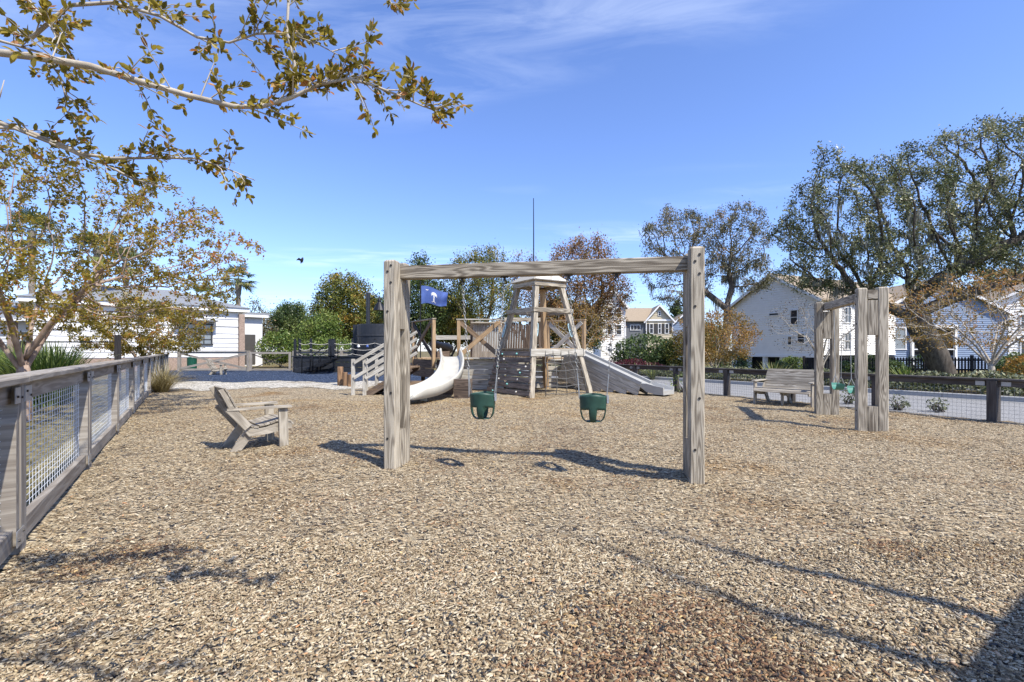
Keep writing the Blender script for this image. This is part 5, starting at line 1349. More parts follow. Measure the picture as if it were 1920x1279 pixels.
def houses():
    C1, C2 = V((23.06, 50, 0)), V((26.85, 41.9, 0)); z0 = 0.95
    t, d, n, bk, L = gable_house('gable_house', 'tall pale grey gabled house on dark open piers behind the bench', C1, C2, 14, z0, 5.95, 8.55, 'house_white', 'shingle_tan')
    def fu(u):                                              # distance along the gable wall for a photo column
        return (hit(u, C1, d) - C1).length
    window(t, C1, d, n, fu(1483), fu(1497), 3.75, 5.1, nz=2, glass='glass_dark')
    window(t, C1, d, n, fu(1443), fu(1461), 4.72, 4.95, nz=1, glass='glass_dark', fw=.06)
    window(t, C1, d, n, fu(1478), fu(1486), 1.9, 2.7, nz=2); window(t, C1, d, n, fu(1496), fu(1510), 2.0, 2.9, nz=2)
    for u in (1.2, 3.4, 5.4): window(t, C2, bk, d, u, u + .95, 3.9, 5.3, nx=2, nz=2); window(t, C2, bk, d, u, u + .95, 1.5, 3.0, nx=2, nz=2)
    mb = MB(); mb.beam(C1 + V((0, 0, z0 - .08)) + n * .05, C2 + V((0, 0, z0 - .08)) + n * .05, .14, .2); part('skirt_board', mb, 'trim_white', t)
    for k in range(6):
        p = C1.lerp(C2, k / 5) + bk * .15; mb = MB(); mb.beam(V((p.x, p.y, -.6)), V((p.x, p.y, z0 - .15)), .35, .35); part('pier', mb, 'trim_white', t)
    mb = MB(); mb.prism([C1 + bk * .5 + V((0, 0, -.6)), C2 + bk * .5 + V((0, 0, -.6)), C2 + bk * .5 + V((0, 0, z0 - .1)), C1 + bk * .5 + V((0, 0, z0 - .1))], bk * 12); part('crawl_space_shade', mb, 'void_shade', t)  # solid dark block paints the shade below the floor
    p = C1.lerp(C2, .62) + bk * 3.2; mb = MB(); mb.tube([V((p.x, p.y, 7.4)), V((p.x, p.y, 8.35))], .08, 8); part('vent_pipe', mb, 'frame_dark', t)
    # beige and dark grey house far back
    Y = 85; a = V(((1212 - CX) / F * Y, Y, 0)); b = V(((1259 - CX) / F * Y, Y - .5, 0))
    t, d, n, bk, L = gable_house('gable_house', 'distant beige gabled house with dark grey side wall and shutters', a, b, 6, -.5, 6.75, 9.3, 'house_beige', 'shingle_tan', board=.3)
    for u, w in ((.55, .6), (2.05, .45), (3.2, .6)): window(t, a, d, n, u, u + w, 4.4, 6.1, nz=2, shut='shutter')
    window(t, a, d, n, L / 2 - .2, L / 2 + .2, 7.5, 8.3, nz=2, fw=.07)
    mb = MB(); mb.beam(a + V((0, -.1, 6.72)), b + V((0, -.1, 6.72)), .2, .3); part('trim_band', mb, 'trim_white', t)
    c0 = V(((1168 - CX) / F * Y, Y + .3, 0)); w2 = (a - c0).length
    mb = MB(); mb.prism([c0 + V((0, 0, -.5)), a + V((-.05, .3, -.5)), a + V((-.05, .3, 6.6)), c0 + V((0, 0, 6.6))], (0, 6, 0)); part('side_wall', mb, 'house_grey', t)
    mb = MB(); mb.sect([[c0 + V((-.3, -.5, 6.5)), a + V((0, -.5, 6.5)), a + V((0, -.5, 6.62)), c0 + V((-.3, -.5, 6.62))], [c0 + V((-.3, 4, 9.15)), a + V((2.2, 4, 9.15)), a + V((2.2, 4, 9.27)), c0 + V((-.3, 4, 9.27))]]); part('roof_slope', mb, 'shingle_tan', t)
    window(t, c0, V((1, 0, 0)), V((0, -1, 0)), 1.4, 3.1, 5.0, 5.9, nx=3, nz=1); window(t, c0, V((1, 0, 0)), V((0, -1, 0)), .15, .55, 4.0, 6.0, nz=1)
    # white house with outside stairs
    Y = 62; a = V(((1128 - CX) / F * Y, Y, 0)); b = V(((1171 - CX) / F * Y, Y, 0))
    t, d, n, bk, L = gable_house('gable_house', 'tall narrow white house with outside stairs partly behind the rust coloured tree', a, b, 9, -.5, 7.3, 9.2, 'house_white', 'shingle_tan', board=.3)
    for z in (1.0, 3.4, 5.6):
        for u in (.7, 1.9): window(t, a, d, n, u, u + .65, z, z + 1.3, nz=2)
    for s in (0, 1):
        mb = MB(); mb.beam(a + V((-1.6 + 0, -1.5 - s * 1.1, 2.3)), a + V((2.9, -1.5 - s * 1.1, -.4)), .08, .3); part('stair_stringer', mb, 'trim_white', t)
        mb = MB(); mb.beam(a + V((-1.6, -1.5 - s * 1.1, 3.2)), a + V((2.9, -1.5 - s * 1.1, .5)), .06, .1); part('handrail', mb, 'trim_white', t)
    for k in range(12):
        mb = MB(); mb.box(a + V((-1.4 + .36 * k, -2.05, 2.2 - .215 * k)), .3, 1.0, .05); part('step', mb, 'trim_white', t)
    mb = MB(); mb.box(a + V((-4.0, -1.0, .9)), 5, 3, 2.6); part('garage', mb, 'house_white', t)
    # small bluish house between
    a, b = V((31.0, 96, 0)), V((37.5, 95, 0))
    gable_house('gable_house', 'far blue grey house roof showing above the yellow bushes', a, b, 9, -.5, 5.6, 8.6, 'house_blue', 'shingle_tan', board=.4)
    # blue house right, behind the oak
    a, b = V((35.2, 47, 0)), V((47.5, 46, 0))
    t, d, n, bk, L = gable_house('gable_house', 'blue lap sided house with white porch behind the big oak trunk', a, b, 10, -.4, 4.9, 8.2, 'house_blue', 'shingle_tan', board=.2)
    window(t, a, d, n, 2.0, 3.1, 1.5, 3.6, nz=2, glass='glass')
    mb = MB(); mb.prism([a + d * 3.7 + n * .06 + V((0, 0, .9)), a + d * 7.4 + n * .06 + V((0, 0, .9)), a + d * 7.4 + n * .06 + V((0, 0, 3.6)), a + d * 3.7 + n * .06 + V((0, 0, 3.6))], n * .02); part('porch_shade_sheet', mb, 'void_shade', t)  # dark sheet on the solid wall paints the shaded porch
    for u in (3.6, 5.5, 7.5):
        mb = MB(); mb.beam(a + d * u + n * .2 + V((0, 0, -.4)), a + d * u + n * .2 + V((0, 0, 3.8)), .22, .22); part('porch_column', mb, 'trim_white', t)
    mb = MB(); mb.beam(a + d * 3.4 + n * .2 + V((0, 0, 3.7)), a + d * 7.7 + n * .2 + V((0, 0, 3.7)), .24, .3); part('porch_beam', mb, 'trim_white', t)
    mb = MB(); mb.beam(a + d * 3.7 + n * .25 + V((0, 0, 1.5)), a + d * 7.4 + n * .25 + V((0, 0, 1.5)), .06, .1); part('porch_rail', mb, 'trim_white', t)
    a, b = V((47.8, 50, 0)), V((60, 46, 0))
    t, d, n, bk, L = gable_house('gable_house', 'pale house with long porch roof at the far right behind the crape myrtle', a, b, 10, -.4, 5.6, 8.6, 'house_white', 'shingle_tan', board=.3)
    for u in (1, 4, 7, 10): window(t, a, d, n, u, u + 1.0, 3.6, 5.0, nz=2); window(t, a, d, n, u, u + 1.0, .8, 2.4, nz=2)
houses()
def picket_fence():
    a, b = V((21.6, 35.5, 0)), V((30.5, 28.6, 0)); d = (b - a).normalized(); n = V((d.y, -d.x, 0)); L = (b - a).length
    z = lambda p: gz(p.x, p.y)
    t = thing('picket_fence', 'black picket fence in front of the blue house', 'fence', a)
    for zz in (.35, .95):
        mb = MB(); mb.beam(a + V((0, 0, z(a) + zz + .05)), b + V((0, 0, z(b) + zz + .05)), .05, .09); part('rail', mb, 'wood_black', t)
    me = None
    for i in range(int(L / .15)):
        p = a + d * (i * .15) + n * .04; p.z = z(p)
        if me is None:
            mb = MB(); w = d * .045
            mb.prism([-w + V((0, 0, .08)), w + V((0, 0, .08)), w + V((0, 0, 1.12)), V((0, 0, 1.2)), -w + V((0, 0, 1.12))], n * .02); me = mb.mesh('picket'); me.materials.append(MATS['wood_black'])
        o = bpy.data.objects.new('picket', me); COL.objects.link(o); o.parent = t; o.matrix_parent_inverse = world_of(t).inverted(); o.location = p
    for i in range(6):
        p = a + d * (L * i / 5); mb = MB(); mb.beam(V((p.x, p.y, z(p) - .1)), V((p.x, p.y, z(p) + 1.3)), .13, .13); part('post', mb, 'wood_black', t)
picket_fence()
def lamp():
    c = A(1387, 690, 39); z0 = gz(c.x, c.y)
    t = thing('street_lamp', 'slim black lantern lamp post left of the grey house', 'street lamp', (c.x, c.y, z0))
    mb = MB(); mb.lathe((c.x, c.y, z0), [(.12, 0), (.12, .25), (.055, .4), (.045, 2.5), (.07, 2.55)], 10); part('post', mb, 'black_metal', t)
    mb = MB(); mb.lathe((c.x, c.y, z0 + 2.56), [(.09, 0), (.17, .42)], 6); part('lantern', mb, 'glass', t)
    mb = MB(); mb.lathe((c.x, c.y, z0 + 2.985), [(.21, 0), (.08, .16), (.03, .2), (.02, .32)], 6); part('lantern_cap', mb, 'black_metal', t)
lamp()

#@@SECTION plants
def oak_big():
    b = V((24.6, 27.2, 0)); z = gz(b.x, b.y)
    make_tree('live_oak', 'huge spreading live oak hung with grey moss at the right', 'tree', (b.x, b.y, z),
              [[(0, 0, -.2), (-.55, .0, 1.2), (-1.5, 0, 2.9), (-1.9, 0, 4.4), (-2.0, .2, 5.6)], [(-1.9, 0, 4.4), (-.4, -.3, 5.6), (1.6, -.3, 6.7), (3.6, -.6, 7.8)], [(-1.6, 0, 3.2), (-3.2, .4, 4.1), (-4.6, .3, 4.4)], [(-1.7, 0, 3.6), (0.6, .3, 4.5), (3.2, .2, 5.3), (6.5, 0, 6.2)]],
              [((-4.6, 0, 9.2), (4.6, 4.2, 3.6), 1.5), ((1.0, 0, 10.6), (5.0, 4.5, 3.6), 1.5), ((-5.2, 0, 6.2), (4.2, 3.6, 2.0), 1.0), ((6.0, 0, 9.8), (5.0, 4.5, 4.0), 1.3), ((6, 0, 6.6), (4.5, 3.5, 1.4), .7), ((7.5, -1, 4.6), (4.5, 2.5, 1.2), .5), ((-1, 0, 7), (4, 4, 2), .6), ((-8.0, 0, 8.4), (2.0, 2, 1.4), .25), ((-6.6, 0, 12.0), (1.2, 1.2, 1.4), .18), ((2.5, 0, 13.6), (1.6, 1.6, 1.0), .2)],
              2700, .42, .024, .62, 'leaf_oak', .15, 84, .2, 'bark_oak', 21, infl=3.4, kill=.66, tips_max=1, moss=130, iters=160, up=.2)
oak_big()
def oak_second():
    b = A(1352, 690, 40); z = gz(b.x, b.y)
    make_tree('live_oak', 'leaning oak with forked pale trunk standing left of the grey house', 'tree', (b.x, b.y, z),
              [[(0, 0, -.2), (.15, 0, 1.8), (.55, 0, 3.8), (.6, 0, 5.2), (.3, 0, 6.2)], [(.6, 0, 5.2), (-.9, 0, 6.4), (-2.2, 0, 7.4), (-2.8, .3, 8.6)], [(.5, 0, 5.6), (1.0, .2, 7.2), (.7, .2, 8.6)]],
              [((-3.6, 0, 11.4), (3.2, 3, 2.6), 1.0), ((1.2, 0, 11.3), (2.8, 3, 2.9), 1.0), ((-5.0, 0, 8.6), (2.2, 2, 1.7), .3), ((2.4, 0, 8.0), (2.4, 2.2, 1.6), .6), ((-3.4, 0, 6.4), (2.3, 2, 1.1), .35), ((-.6, 0, 9), (3, 2.5, 1.6), .5)],
              1250, .36, .016, .36, 'leaf_oak2', .165, 44, .2, 'bark_oak_pale', 22, infl=3.0, kill=.58, tips_max=2, moss=46, iters=150, up=.2)
oak_second()
def crape(label, loc, H, R, seed, mat, n=620, per=7, leaf=.075, bark_='bark_crape', stems=6, group='crape myrtles', fork=1.0, r_trunk=.13, step=.17, spread=.07, keep=1.0, blobs=None):
    rs = np.random.RandomState(seed)
    tr = [[(0, 0, -.15), (.03, 0, fork * .55), (0.02, 0, fork)]]
    for k in range(stems):
        a = 2 * math.pi * k / stems + rs.uniform(-.3, .3); q = R * rs.uniform(.25, .4)
        tr.append([(0.02, 0, fork * rs.uniform(.7, 1)), (q * .4 * math.cos(a), q * .4 * math.sin(a), fork + (H - fork) * .16), (q * math.cos(a), q * math.sin(a), fork + (H - fork) * .38)])
    bl = blobs or [((0, 0, fork + (H - fork) * .58), (R, R, (H - fork) * .46), 1.0), ((0, 0, fork + (H - fork) * .3), (R * .95, R * .95, (H - fork) * .22), .35)]
    return make_tree('crape_myrtle', label, 'tree', loc, tr, bl, n, step, .0045, r_trunk, mat, leaf, per, spread, bark_, seed, group, infl=step * 9, kill=step * 1.9, tips_max=3, trop=(0, 0, .05), aspect=.5, leaf_keep=keep, iters=130)
crape('bronze leaved crape myrtle with smooth brown trunk behind the left fence', (-10.1, 9.9, -.05), 5.5, 4.35, 31, 'leaf_bronze', 3600, 25, .075, 'bark_crape', 7, fork=1.35, r_trunk=.15, step=.2, spread=.05)
crape('smaller bronze crape myrtle in front of the clubhouse window', (-16.6, 21.5, -.05), 3.8, 2.7, 32, 'leaf_bronze', 900, 30, .10, 'bark_crape', 6, fork=.8, r_trunk=.1)
crape('orange tipped crape myrtle with bare pale branches at the right edge', (16.15, 16.2, -.03), 4.1, 3.3, 33, 'leaf_gold', 2300, 8, .08, 'bark_crape_pale', 8, fork=1.1, r_trunk=.095)
crape('nearly bare crape myrtle with dark seed heads in front of the grey house', (15.2, 23.6, -.1), 4.3, 2.6, 34, 'leaf_dead', 900, 3.0, .075, 'bark_crape_pale', 6, fork=.9, r_trunk=.09)
crape('yellow leaved crape myrtle beside the right post of the big swing frame', (10.3, 24.4, -.1), 3.6, 2.3, 35, 'leaf_gold', 620, 26, .10, 'bark_crape_pale', 6, fork=.5, r_trunk=.09, spread=.12)
crape('golden young tree right of the lookout tower', (3.9, 27.5, -.2), 4.6, 2.5, 36, 'leaf_gold', 420, 8, .10, 'bark_crape_pale', 5, fork=1.3, r_trunk=.09, spread=.12)
def bgtree(label, u, ytop, wpx, Y, mat, seed, per=18, leaf=.24, n=820, name='broadleaf_tree', barkm='bark_oak', spread=.34, low=.22):
    x = (u - CX) / F * Y; H = EYE + (HY - ytop) / F * Y; R = wpx / 2 / F * Y; z = gz(x, Y); H -= z
    rs = np.random.RandomState(seed)
    bl = [((0, 0, H * .62), (R * .8, R * .8, H * .34), 1.0), ((-R * .45, 0, H * .48), (R * .55, R * .6, H * .24), .5), ((R * .45, 0, H * .50), (R * .55, R * .6, H * .26), .5), ((rs.uniform(-.3, .3) * R, 0, H * .84), (R * .45, R * .45, H * .15), .35)]
    return make_tree(name, label, 'tree', (x, Y, z), [[(0, 0, -.2), (.2, 0, H * low * .6), (0, 0, H * low)], [(0, 0, H * low * .8), (R * .3, 0, H * .42)], [(0, 0, H * low * .8), (-R * .3, 0, H * .42)]], bl, n, H * .045, .03, H * .022, mat, leaf, per * 2.0, spread, barkm, seed, 'trees behind the playground', infl=H * .36, kill=H * .07, tips_max=3, iters=90)
bgtree('olive and yellow tree rising behind the black tugboat', 650, 508, 140, 48, 'leaf_olive', 41, 40, n=1000)
bgtree('dark green round tree in the distance between palm and tugboat', 548, 566, 110, 58, 'leaf_dark', 42, 40)
bgtree('thin grey green tree at the right end of the clubhouse', 484, 556, 60, 50, 'leaf_oak2', 43, 12, .2, 260)
bgtree('dark evergreen tree behind the flag', 775, 478, 130, 46, 'leaf_dark', 44, 44, n=900)
bgtree('olive sparse oak behind the middle of the swing beam', 893, 455, 170, 47, 'leaf_olive', 45, 44, .2, 1250, barkm='bark_oak_pale')
bgtree('rust brown tree behind the lookout tower', 1088, 432, 200, 46, 'leaf_rust', 46, 42, .2, 1350)
bgtree('second rust tinted tree half hidden by the tower mast', 985, 462, 90, 52, 'leaf_rust', 47, 30, .2, 650)
bgtree('low green tree filling the gap below the olive oak', 845, 560, 130, 50, 'leaf_olive', 48, 40, .26, 420, low=.12)
bgtree('low dark tree right of the tower behind the golden one', 1060, 555, 150, 52, 'leaf_dark', 49, 40, .26, 420, low=.12)
bgtree('dark pine crown above the far house roofs', 1268, 556, 42, 105, 'leaf_dark', 50, 40, .5, 200, 'pine_tree', low=.5)
bgtree('far dark tree at the left of the grey house', 1330, 606, 70, 70, 'leaf_dark', 51, 34, .3, 240, low=.15)
bgtree('bushy yellow green tree far behind the gate', 600, 585, 90, 42, 'leaf_bright', 52, 22, .2, 300, low=.12)
bgtree('dark tree line end behind the annex', 700, 560, 120, 60, 'leaf_dark', 53, 40, .3, 320, low=.12)
bgtree('dark oak filling the right edge behind the porch house', 1950, 480, 300, 60, 'leaf_oak', 54, 34, .34, 520, low=.15)
def palm(label, u, ybase, ytop, Y, R, seed, nf=34):
    rs = np.random.RandomState(seed); x = (u - CX) / F * Y; zt = EYE + (HY - ytop) / F * Y; z = gz(x, Y)
    t = thing('palm_tree', label, 'tree', (x, Y, z), 0, 'cabbage palms by the clubhouse')
    H = zt - z - R * .55
    mb = MB(); pr = []
    for i in range(26):
        q = i / 25; r = .20 + .05 * (i % 2) * (.5 + q) + (.05 if q > .85 else 0); pr.append((r, -.1 + (H + .1) * q))
    mb.lathe((0, 0, 0), pr, 10); part('trunk', mb, 'bark_palm', t, local=True)
    vv, ff, rn = [], [], []
    for k in range(nf):
        a = k * 2.4 + rs.uniform(-.2, .2); el = rs.uniform(-.75, 1.25); ln = R * rs.uniform(.42, .6)
        d = V((math.cos(a) * math.cos(el), math.sin(a) * math.cos(el), math.sin(el))); o = V((0, 0, H - .05)); p = o + d * ln
        s = V((-math.sin(a), math.cos(a), 0)); nn = s.cross(d)
        b = len(vv); vv += [tuple(o - s * .02), tuple(o + s * .02), tuple(p + s * .02), tuple(p - s * .02)]; ff.append((b, b + 1, b + 2, b + 3)); r_ = rs.random(); rn += [r_] * 4
        for j in range(15):
            f = rad(-105 + j * 15); ld = (d * math.cos(f) + s * math.sin(f)).normalized(); L = R * .5 * (.7 + .3 * math.cos(f)) * rs.uniform(.85, 1.1)
            m = p + ld * L * .55 + nn * .03; e = p + ld * L - V((0, 0, L * rs.uniform(.12, .4))); w = (s * math.cos(f) - d * math.sin(f)) * (.035 * R / 1.5 + .01)
            b = len(vv); vv += [tuple(p), tuple(m + w), tuple(e), tuple(m - w)]; ff.append((b, b + 1, b + 2, b + 3)); rn += [min(1, max(0, r_ * .5 + rs.random() * .5 + (.3 if el < -.3 else 0)))] * 4
    part('crown', mesh_np('crown', np.array(vv), np.array(ff), 4, np.array(rn), 'leaf_palm'), 'leaf_palm', t, local=True)
palm('tall palm standing clear of the clubhouse roof at its right end', 447, 690, 503, 50, 2.1, 61)
palm('palm crown poking up behind the clubhouse roof ridge', 388, 690, 536, 52, 2.3, 62)
palm('palm with thick trunk half hidden behind the left crape myrtle', 184, 690, 440, 34, 2.0, 63)
palm('tall palm seen through the upper left branches', 60, 690, 405, 40, 2.3, 65)
palm('grey trunked palm left of the clubhouse window', 236, 690, 470, 44, 2.1, 66)
shrub('leafy_shrub', 'tall green shrub at the right corner of the clubhouse', 'shrub', G(497, 690.5) + V((0, 2.5, -.05)), [((0, 0, 1.7), (1.9, 1.5, 1.4), 1), ((1.4, 0, 1.2), (1.5, 1.3, 1.0), .6)], 5200, .2, 'leaf_bright', 71)
shrub('leafy_shrub', 'wide light green shrub behind the tugboat hull', 'shrub', (-14.2, 37.5, -.1), [((0, 0, 1.2), (2.6, 1.5, 1.3), 1), ((3.5, 0, 1.0), (2, 1.3, 1.1), .6)], 5200, .2, 'leaf_bright', 72)
shrub('leafy_shrub', 'dense dark green shrub below the beige house', 'shrub', (7.6, 27.4, -.15), [((0, 0, 1.3), (1.8, 1.5, 1.25), 1), ((1.6, .2, 1.0), (1.5, 1.3, 1.0), .7), ((-.6, 0, .9), (1.3, 1.2, .9), .4)], 9000, .16, 'leaf_dark', 73)
shrub('leafy_shrub', 'yellow green shrub right of the dark shrub', 'shrub', (9.5, 26.6, -.15), [((0, 0, 1.3), (1.4, 1.2, 1.2), 1)], 4600, .13, 'leaf_olive', 74)
shrub('red_hedge', 'low dark red leaved hedge beside the ramp slide', 'hedge', (5.9, 25.6, -.1), [((-.8, .3, .45), (1.1, .8, .5), 1), ((.5, 0, .5), (1.2, .8, .55), 1), ((1.6, -.4, .4), (.8, .7, .45), .6)], 5200, .10, 'leaf_red', 75)
for k, (u, v, n, s, lab) in enumerate(((1466, 716, 90, 1.15, 'spiky palmetto in front of the grey house, behind the bench'), (1360, 714, 70, 1.0, 'spiky palmetto below the street lamp'), (1715, 716, 60, .85, 'upright yucca clump beside the oak trunk'), (1230, 712, 50, .9, 'small palmetto at the end of the red hedge'))):
    p = G(u, v); q = V((p.x, p.y + .6, gz(p.x, p.y) + .05)); blades('palmetto', lab, 'palmetto', q, n, s, .05, 'leaf_palm' if k != 2 else 'leaf_bright', 80 + k, 0.95, .25, .1, 'palmettos along the road', True)
for k, (x, y, s, m, lab) in enumerate(((19.2, 27.6, .55, 'leaf_dark', 'dark round bush left of the oak trunk'), (21.0, 26.6, .6, 'leaf_dark', 'dark bush between yucca and oak trunk'), (26.6, 25.4, .75, 'leaf_dark', 'dark glossy bush right of the oak trunk'), (23.6, 22.4, .8, 'leaf_dark', 'dark bush under the right crape myrtle'), (20.4, 18.8, .8, 'leaf_gold', 'golden bush at the foot of the right crape myrtle'), (13.6, 29.5, .9, 'leaf_dark', 'dark upright bush in front of the house piers'), (17.0, 30.5, .55, 'leaf_dark', 'low dark bush by the picket fence end'), (24.8, 33.6, .9, 'leaf_bright', 'bright green bush behind the picket fence'), (27.6, 32.0, .9, 'leaf_bright', 'bright yellow green bush behind the fence near the porch'), (21.6, 37, .8, 'leaf_bright', 'pale green bush beside the grey house corner'))):
    shrub('round_bush', lab, 'bush', (x, y, gz(x, y)), [((0, 0, s * .8), (s * 1.2, s, s * .9), 1)], 1700, .13, m, 90 + k, 'bushes along the far side of the road')
for k, (u, v, lab, m) in enumerate(((1262, 737, 'tall thin weed growing at the fence left of the big right post', 'leaf_bright'), (1216, 733, 'dry pale weed by the end of the ramp slide', 'leaf_straw'), (1672, 768, 'pale weed at the base of the right fence post', 'leaf_cover'), (1745, 772, 'low spreading weed below the mesh of the right fence', 'leaf_cover'), (1580, 757, 'pale weed seen between the posts of the narrow swing frame', 'leaf_cover'))):
    p = G(u, v); s = (.55, .22, .28, .25, .3)[k]
    shrub('roadside_weed', lab, 'weed', V((p.x, p.y, 0)) + RFN * .3, [((0, 0, s * .55), (s * .8, s * .8, s * .7), 1), ((.2, .15, s * .3), (s * .7, s * .6, s * .4), .5)], 190, .07, m, 110 + k, 'weeds along the right fence')
blades('ornamental_grass', 'straw coloured ornamental grass clump spilling out at the left fence', 'grass clump', G(303, 735), 620, 1.25, .012, 'leaf_straw', 120, .8, .85, .16)
for k in range(9):
    x = -11.0 - k * 1.02 + (k % 2) * .4; y = 12.6 + k * .85
    lab = ['bright green grassy plant behind the left fence, %s from the near end of the row' % w for w in ('first', 'second', 'third', 'fourth', 'fifth', 'sixth', 'seventh', 'eighth', 'ninth')][k]
    blades('strap_leaf_plant', lab, 'plant', (x - 1.2, y, -.05), 340, 1.8, .04, 'leaf_bright', 130 + k, .55, .45, .3, 'green plants behind the left fence')

#@@SECTION near tree
def near_tree():
    """the crape myrtle just outside the frame: its limbs hang into the picture at the upper left"""
    rs = np.random.RandomState(77)
    base = V((-3.7, 0.7, -.05))
    t = thing('crape_myrtle', 'near crape myrtle whose leafy bronze branches reach in from the upper left', 'tree', base)
    mb = MB()
    fork = base + V((.15, .1, 1.7))
    mb.tube([base, base + V((.05, 0, .9)), fork], [.13, .11, .095], 10)
    twigs = []
    def limb(pix, r0, r1):
        pts = [A(u, v, y) for u, v, y in pix]
        ext = pts[0] + (pts[0] - pts[1]).normalized() * .25
        st = fork.lerp(ext, .5) + V((0, 0, .12))
        allp = [fork, st, ext] + pts
        n = len(allp); rr = [r0 * 1.7, r0 * 1.4, r0 * 1.15] + [r0 + (r1 - r0) * (i / (len(pts) - 1)) for i in range(len(pts))]
        mb.tube(allp, rr, 7); return pts
    L1 = limb([(-60, 92, 1.62), (60, 106, 1.62), (170, 124, 1.64), (260, 152, 1.66), (350, 178, 1.68), (440, 200, 1.70), (490, 200, 1.70), (545, 184, 1.70), (600, 158, 1.70), (655, 148, 1.70), (700, 160, 1.71), (750, 180, 1.71), (795, 200, 1.71), (815, 206, 1.71)], .013, .0018)
    L2 = limb([(-60, 215, 2.0), (40, 242, 2.0), (100, 265, 2.0), (150, 288, 2.02), (210, 297, 2.03), (300, 296, 2.05), (370, 297, 2.06), (430, 318, 2.07), (478, 338, 2.08)], .011, .0018)
    L3 = limb([(-60, 40, 1.8), (60, 70, 1.8), (130, 10, 1.85), (210, 5, 1.85), (300, 30, 1.87), (370, 70, 1.88), (430, 80, 1.88), (480, 64, 1.88), (540, 62, 1.88), (600, 85, 1.88), (636, 104, 1.88)], .009, .0016)
    L4 = limb([(150, 290, 2.02), (200, 310, 2.04), (250, 335, 2.06), (300, 350, 2.07), (340, 352, 2.08)], .006, .0016)
    L5 = limb([(540, -60, 1.75), (541, 0, 1.73), (538, 60, 1.72), (553, 120, 1.71), (548, 160, 1.70)], .006, .003)
    L6 = limb([(-60, 60, 1.9), (30, 85, 1.9), (80, 100, 1.92), (110, 140, 1.92), (125, 185, 1.93), (120, 215, 1.93)], .006, .0016)
    L7 = limb([(20, -50, 1.75), (60, 10, 1.75), (95, 50, 1.75), (110, 80, 1.75)], .006, .002)
    L8 = limb([(700, -60, 1.75), (730, 2, 1.75), (744, 18, 1.75)], .004, .0015)
    L9 = limb([(-60, 330, 2.2), (0, 140 + 40, 2.0), (8, 150, 2.0)], .004, .0015)
    tuft_c, tuft_d = [], []
    def side_twigs(pts, i0, n, ln, up=0.5, bias=None):
        for k in range(n):
            s = rs.uniform(i0, len(pts) - 1.01); i = int(s); p = pts[i].lerp(pts[i + 1], s - i); d = (pts[i + 1] - pts[i]).normalized()
            q = (d * rs.uniform(.2, .9) + V((rs.normal() * .35, rs.normal() * .5, abs(rs.normal()) * up if rs.random() < .72 else -abs(rs.normal()) * .5))).normalized()
            L = ln * rs.uniform(.35, 1.15); m = p + q * L * .5 + V((0, 0, .01)); e = p + q * L + V((0, 0, rs.uniform(-.02, .03)))
            mb.tube([p, m, e], [.0028, .002, .0011], 4, caps=False)
            twigs.append((p, m, e))
            for w in np.arange(.3, 1.01, .16 / max(ln * 4, .6)):
                tuft_c.append(p.lerp(e, w)); tuft_d.append(q)
            tuft_c.append(e); tuft_d.append(q)
    side_twigs(L1, 1.0, 48, .20); side_twigs(L1, 5, 16, .11); side_twigs(L2, 1.0, 28, .14); side_twigs(L2, 4, 10, .08); side_twigs(L3, .8, 40, .17); side_twigs(L4, .5, 8, .1)
    side_twigs(L5, .6, 14, .11); side_twigs(L6, .8, 16, .13); side_twigs(L7, .8, 14, .13); side_twigs(L8, .8, 4, .06)
    # limbs out of the frame overhead: they shade the mulch at the lower left
    for tgt in ((-.51, .76, 2.9), (.14, .56, 2.9), (-.99, .85, 2.95), (-1.5, 1.0, 2.85), (-2.4, 3.8, 5.1), (-2.8, 4.2, 5.3), (-5.2, 1.6, 4.2), (-4.6, -.6, 4.0)):
        e = V(tgt); m1 = fork.lerp(e, .35) + V((0, 0, .45)); m2 = fork.lerp(e, .7) + V((0, 0, .35))
        mb.tube([fork, m1, m2, e], [.04, .026, .014, .003], 6); side_twigs([m1, m2, e], .2, 32, .32)
    part('branches', mb, 'bark_crape_pale', t, smooth=True)
    c = np.array([tuple(p) for p in tuft_c]); d = np.array([tuple(p) for p in tuft_d])
    per = 4
    c = np.repeat(c, per, axis=0); d = np.repeat(d, per, axis=0); n = len(c)
    # folded six-point leaves fanning out of each bud
    dd = unit(d + rs.normal(size=(n, 3)) * .75); L = (.029 * (.45 + .95 * rs.random(n)))[:, None]
    nr = rs.normal(size=(n, 3)); nr[:, 2] += .6; s = unit(np.cross(dd, nr)); u = unit(np.cross(s, dd))
    W = L * .25; c0 = c + dd * .004
    vv = np.stack([c0, c0 + dd * L * .3 + s * W * .85 + u * L * .07, c0 + dd * L * .68 + s * W * .8 + u * L * .06, c0 + dd * L - u * L * .06, c0 + dd * L * .68 - s * W * .8 + u * L * .06, c0 + dd * L * .3 - s * W * .85 + u * L * .07, c0 + dd * L * .5], 1)
    i0 = (np.arange(n) * 7)[:, None]
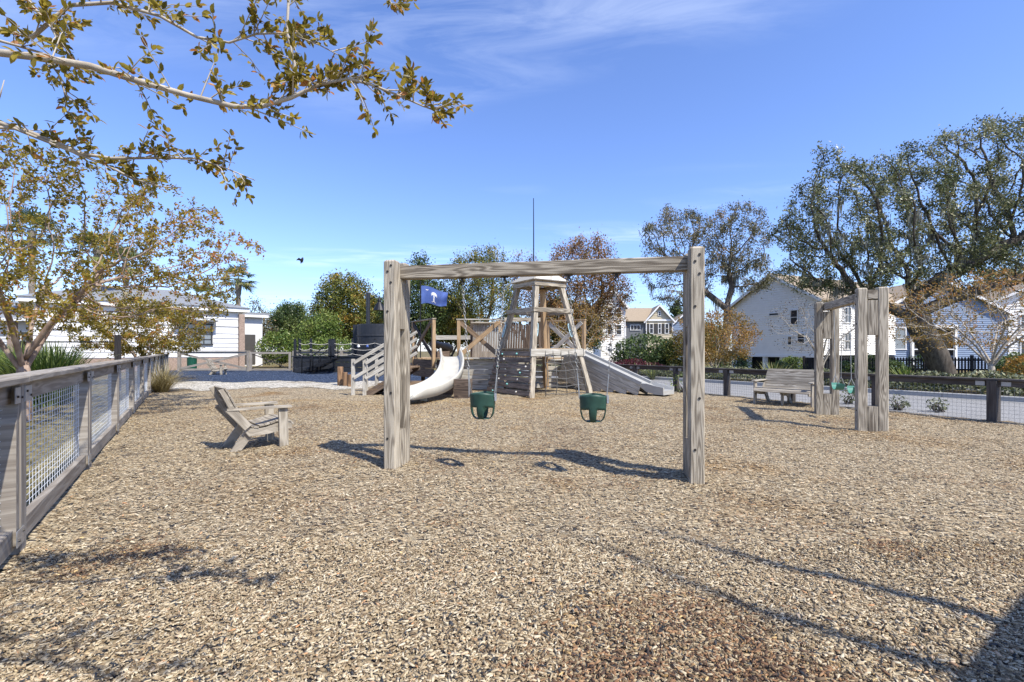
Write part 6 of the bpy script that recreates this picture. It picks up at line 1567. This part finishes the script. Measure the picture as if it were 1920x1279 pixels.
    f = np.concatenate([i0 + np.array([[0, 1, 2, 6]]), i0 + np.array([[6, 2, 3, 3]])[:, :4], i0 + np.array([[0, 6, 4, 5]])], 0)
    tri = np.concatenate([i0 + np.array([[0, 1, 6]]), i0 + np.array([[1, 2, 6]]), i0 + np.array([[2, 3, 6]]), i0 + np.array([[3, 4, 6]]), i0 + np.array([[4, 5, 6]]), i0 + np.array([[5, 0, 6]])], 0)
    part('leaves', mesh_np('leaves', vv.reshape(-1, 3), tri, 3, np.repeat(np.clip(rs.normal(.5, .27, n), 0, 1), 7), 'leaf_bronze', False), 'leaf_bronze', t)
near_tree()
def behind_camera():
    """an added shelter and an added bare tree, unseen behind the photographer; only their shadows reach the picture (lower right)"""
    e = V((.83, .557, 0)); f = V((.557, -.83, 0)); c = V((3.62, .42, 0))
    t = thing('added_shadow_shelter', 'added timber shelter, unseen beyond the lower right, put in for its shadow', 'shelter', c + e * 1.5 + f * 1.5)  # added out of view to cast the block of shadow
    mb = MB(); o = c - e * 1.2
    mb.prism([o + V((0, 0, 3.0)), o + e * 4.2 + V((0, 0, 3.0)), o + e * 4.2 + f * 3 + V((0, 0, 3.25)), o + f * 3 + V((0, 0, 3.25))], (0, 0, .1)); part('roof', mb, 'wood_dark', t)
    for a, b in ((.3, .4), (3.9, .4), (.3, 2.7), (3.9, 2.7)):
        mb = MB(); p = o + e * a + f * b; mb.beam(V((p.x, p.y, -.1)), V((p.x, p.y, 3.02 + .083 * b)), .14, .14); part('post', mb, 'wood_grey', t)
    make_tree('added_bare_tree', 'added slender bare tree, unseen behind the viewpoint, casting shadow streaks on the mulch', 'tree', (5.0, -.45, -.05), [[(0, 0, -.1), (0, 0, 1.2), (-.05, .05, 2.4)], [(0, 0, 1.0), (.25, .2, 3.0), (.2, .3, 5.5), (.15, .2, 7.6)], [(0, 0, 1.4), (-.3, -.2, 3.5), (-.25, -.3, 6.2), (-.2, -.2, 8.3)]],
              [((0, 0, 6.4), (.8, .8, 2.0), 1)], 90, .2, .006, .09, 'leaf_dead', .05, 2, .06, 'bark_crape', 88, iters=60)  # added out of view for its thin shadow streaks
behind_camera()
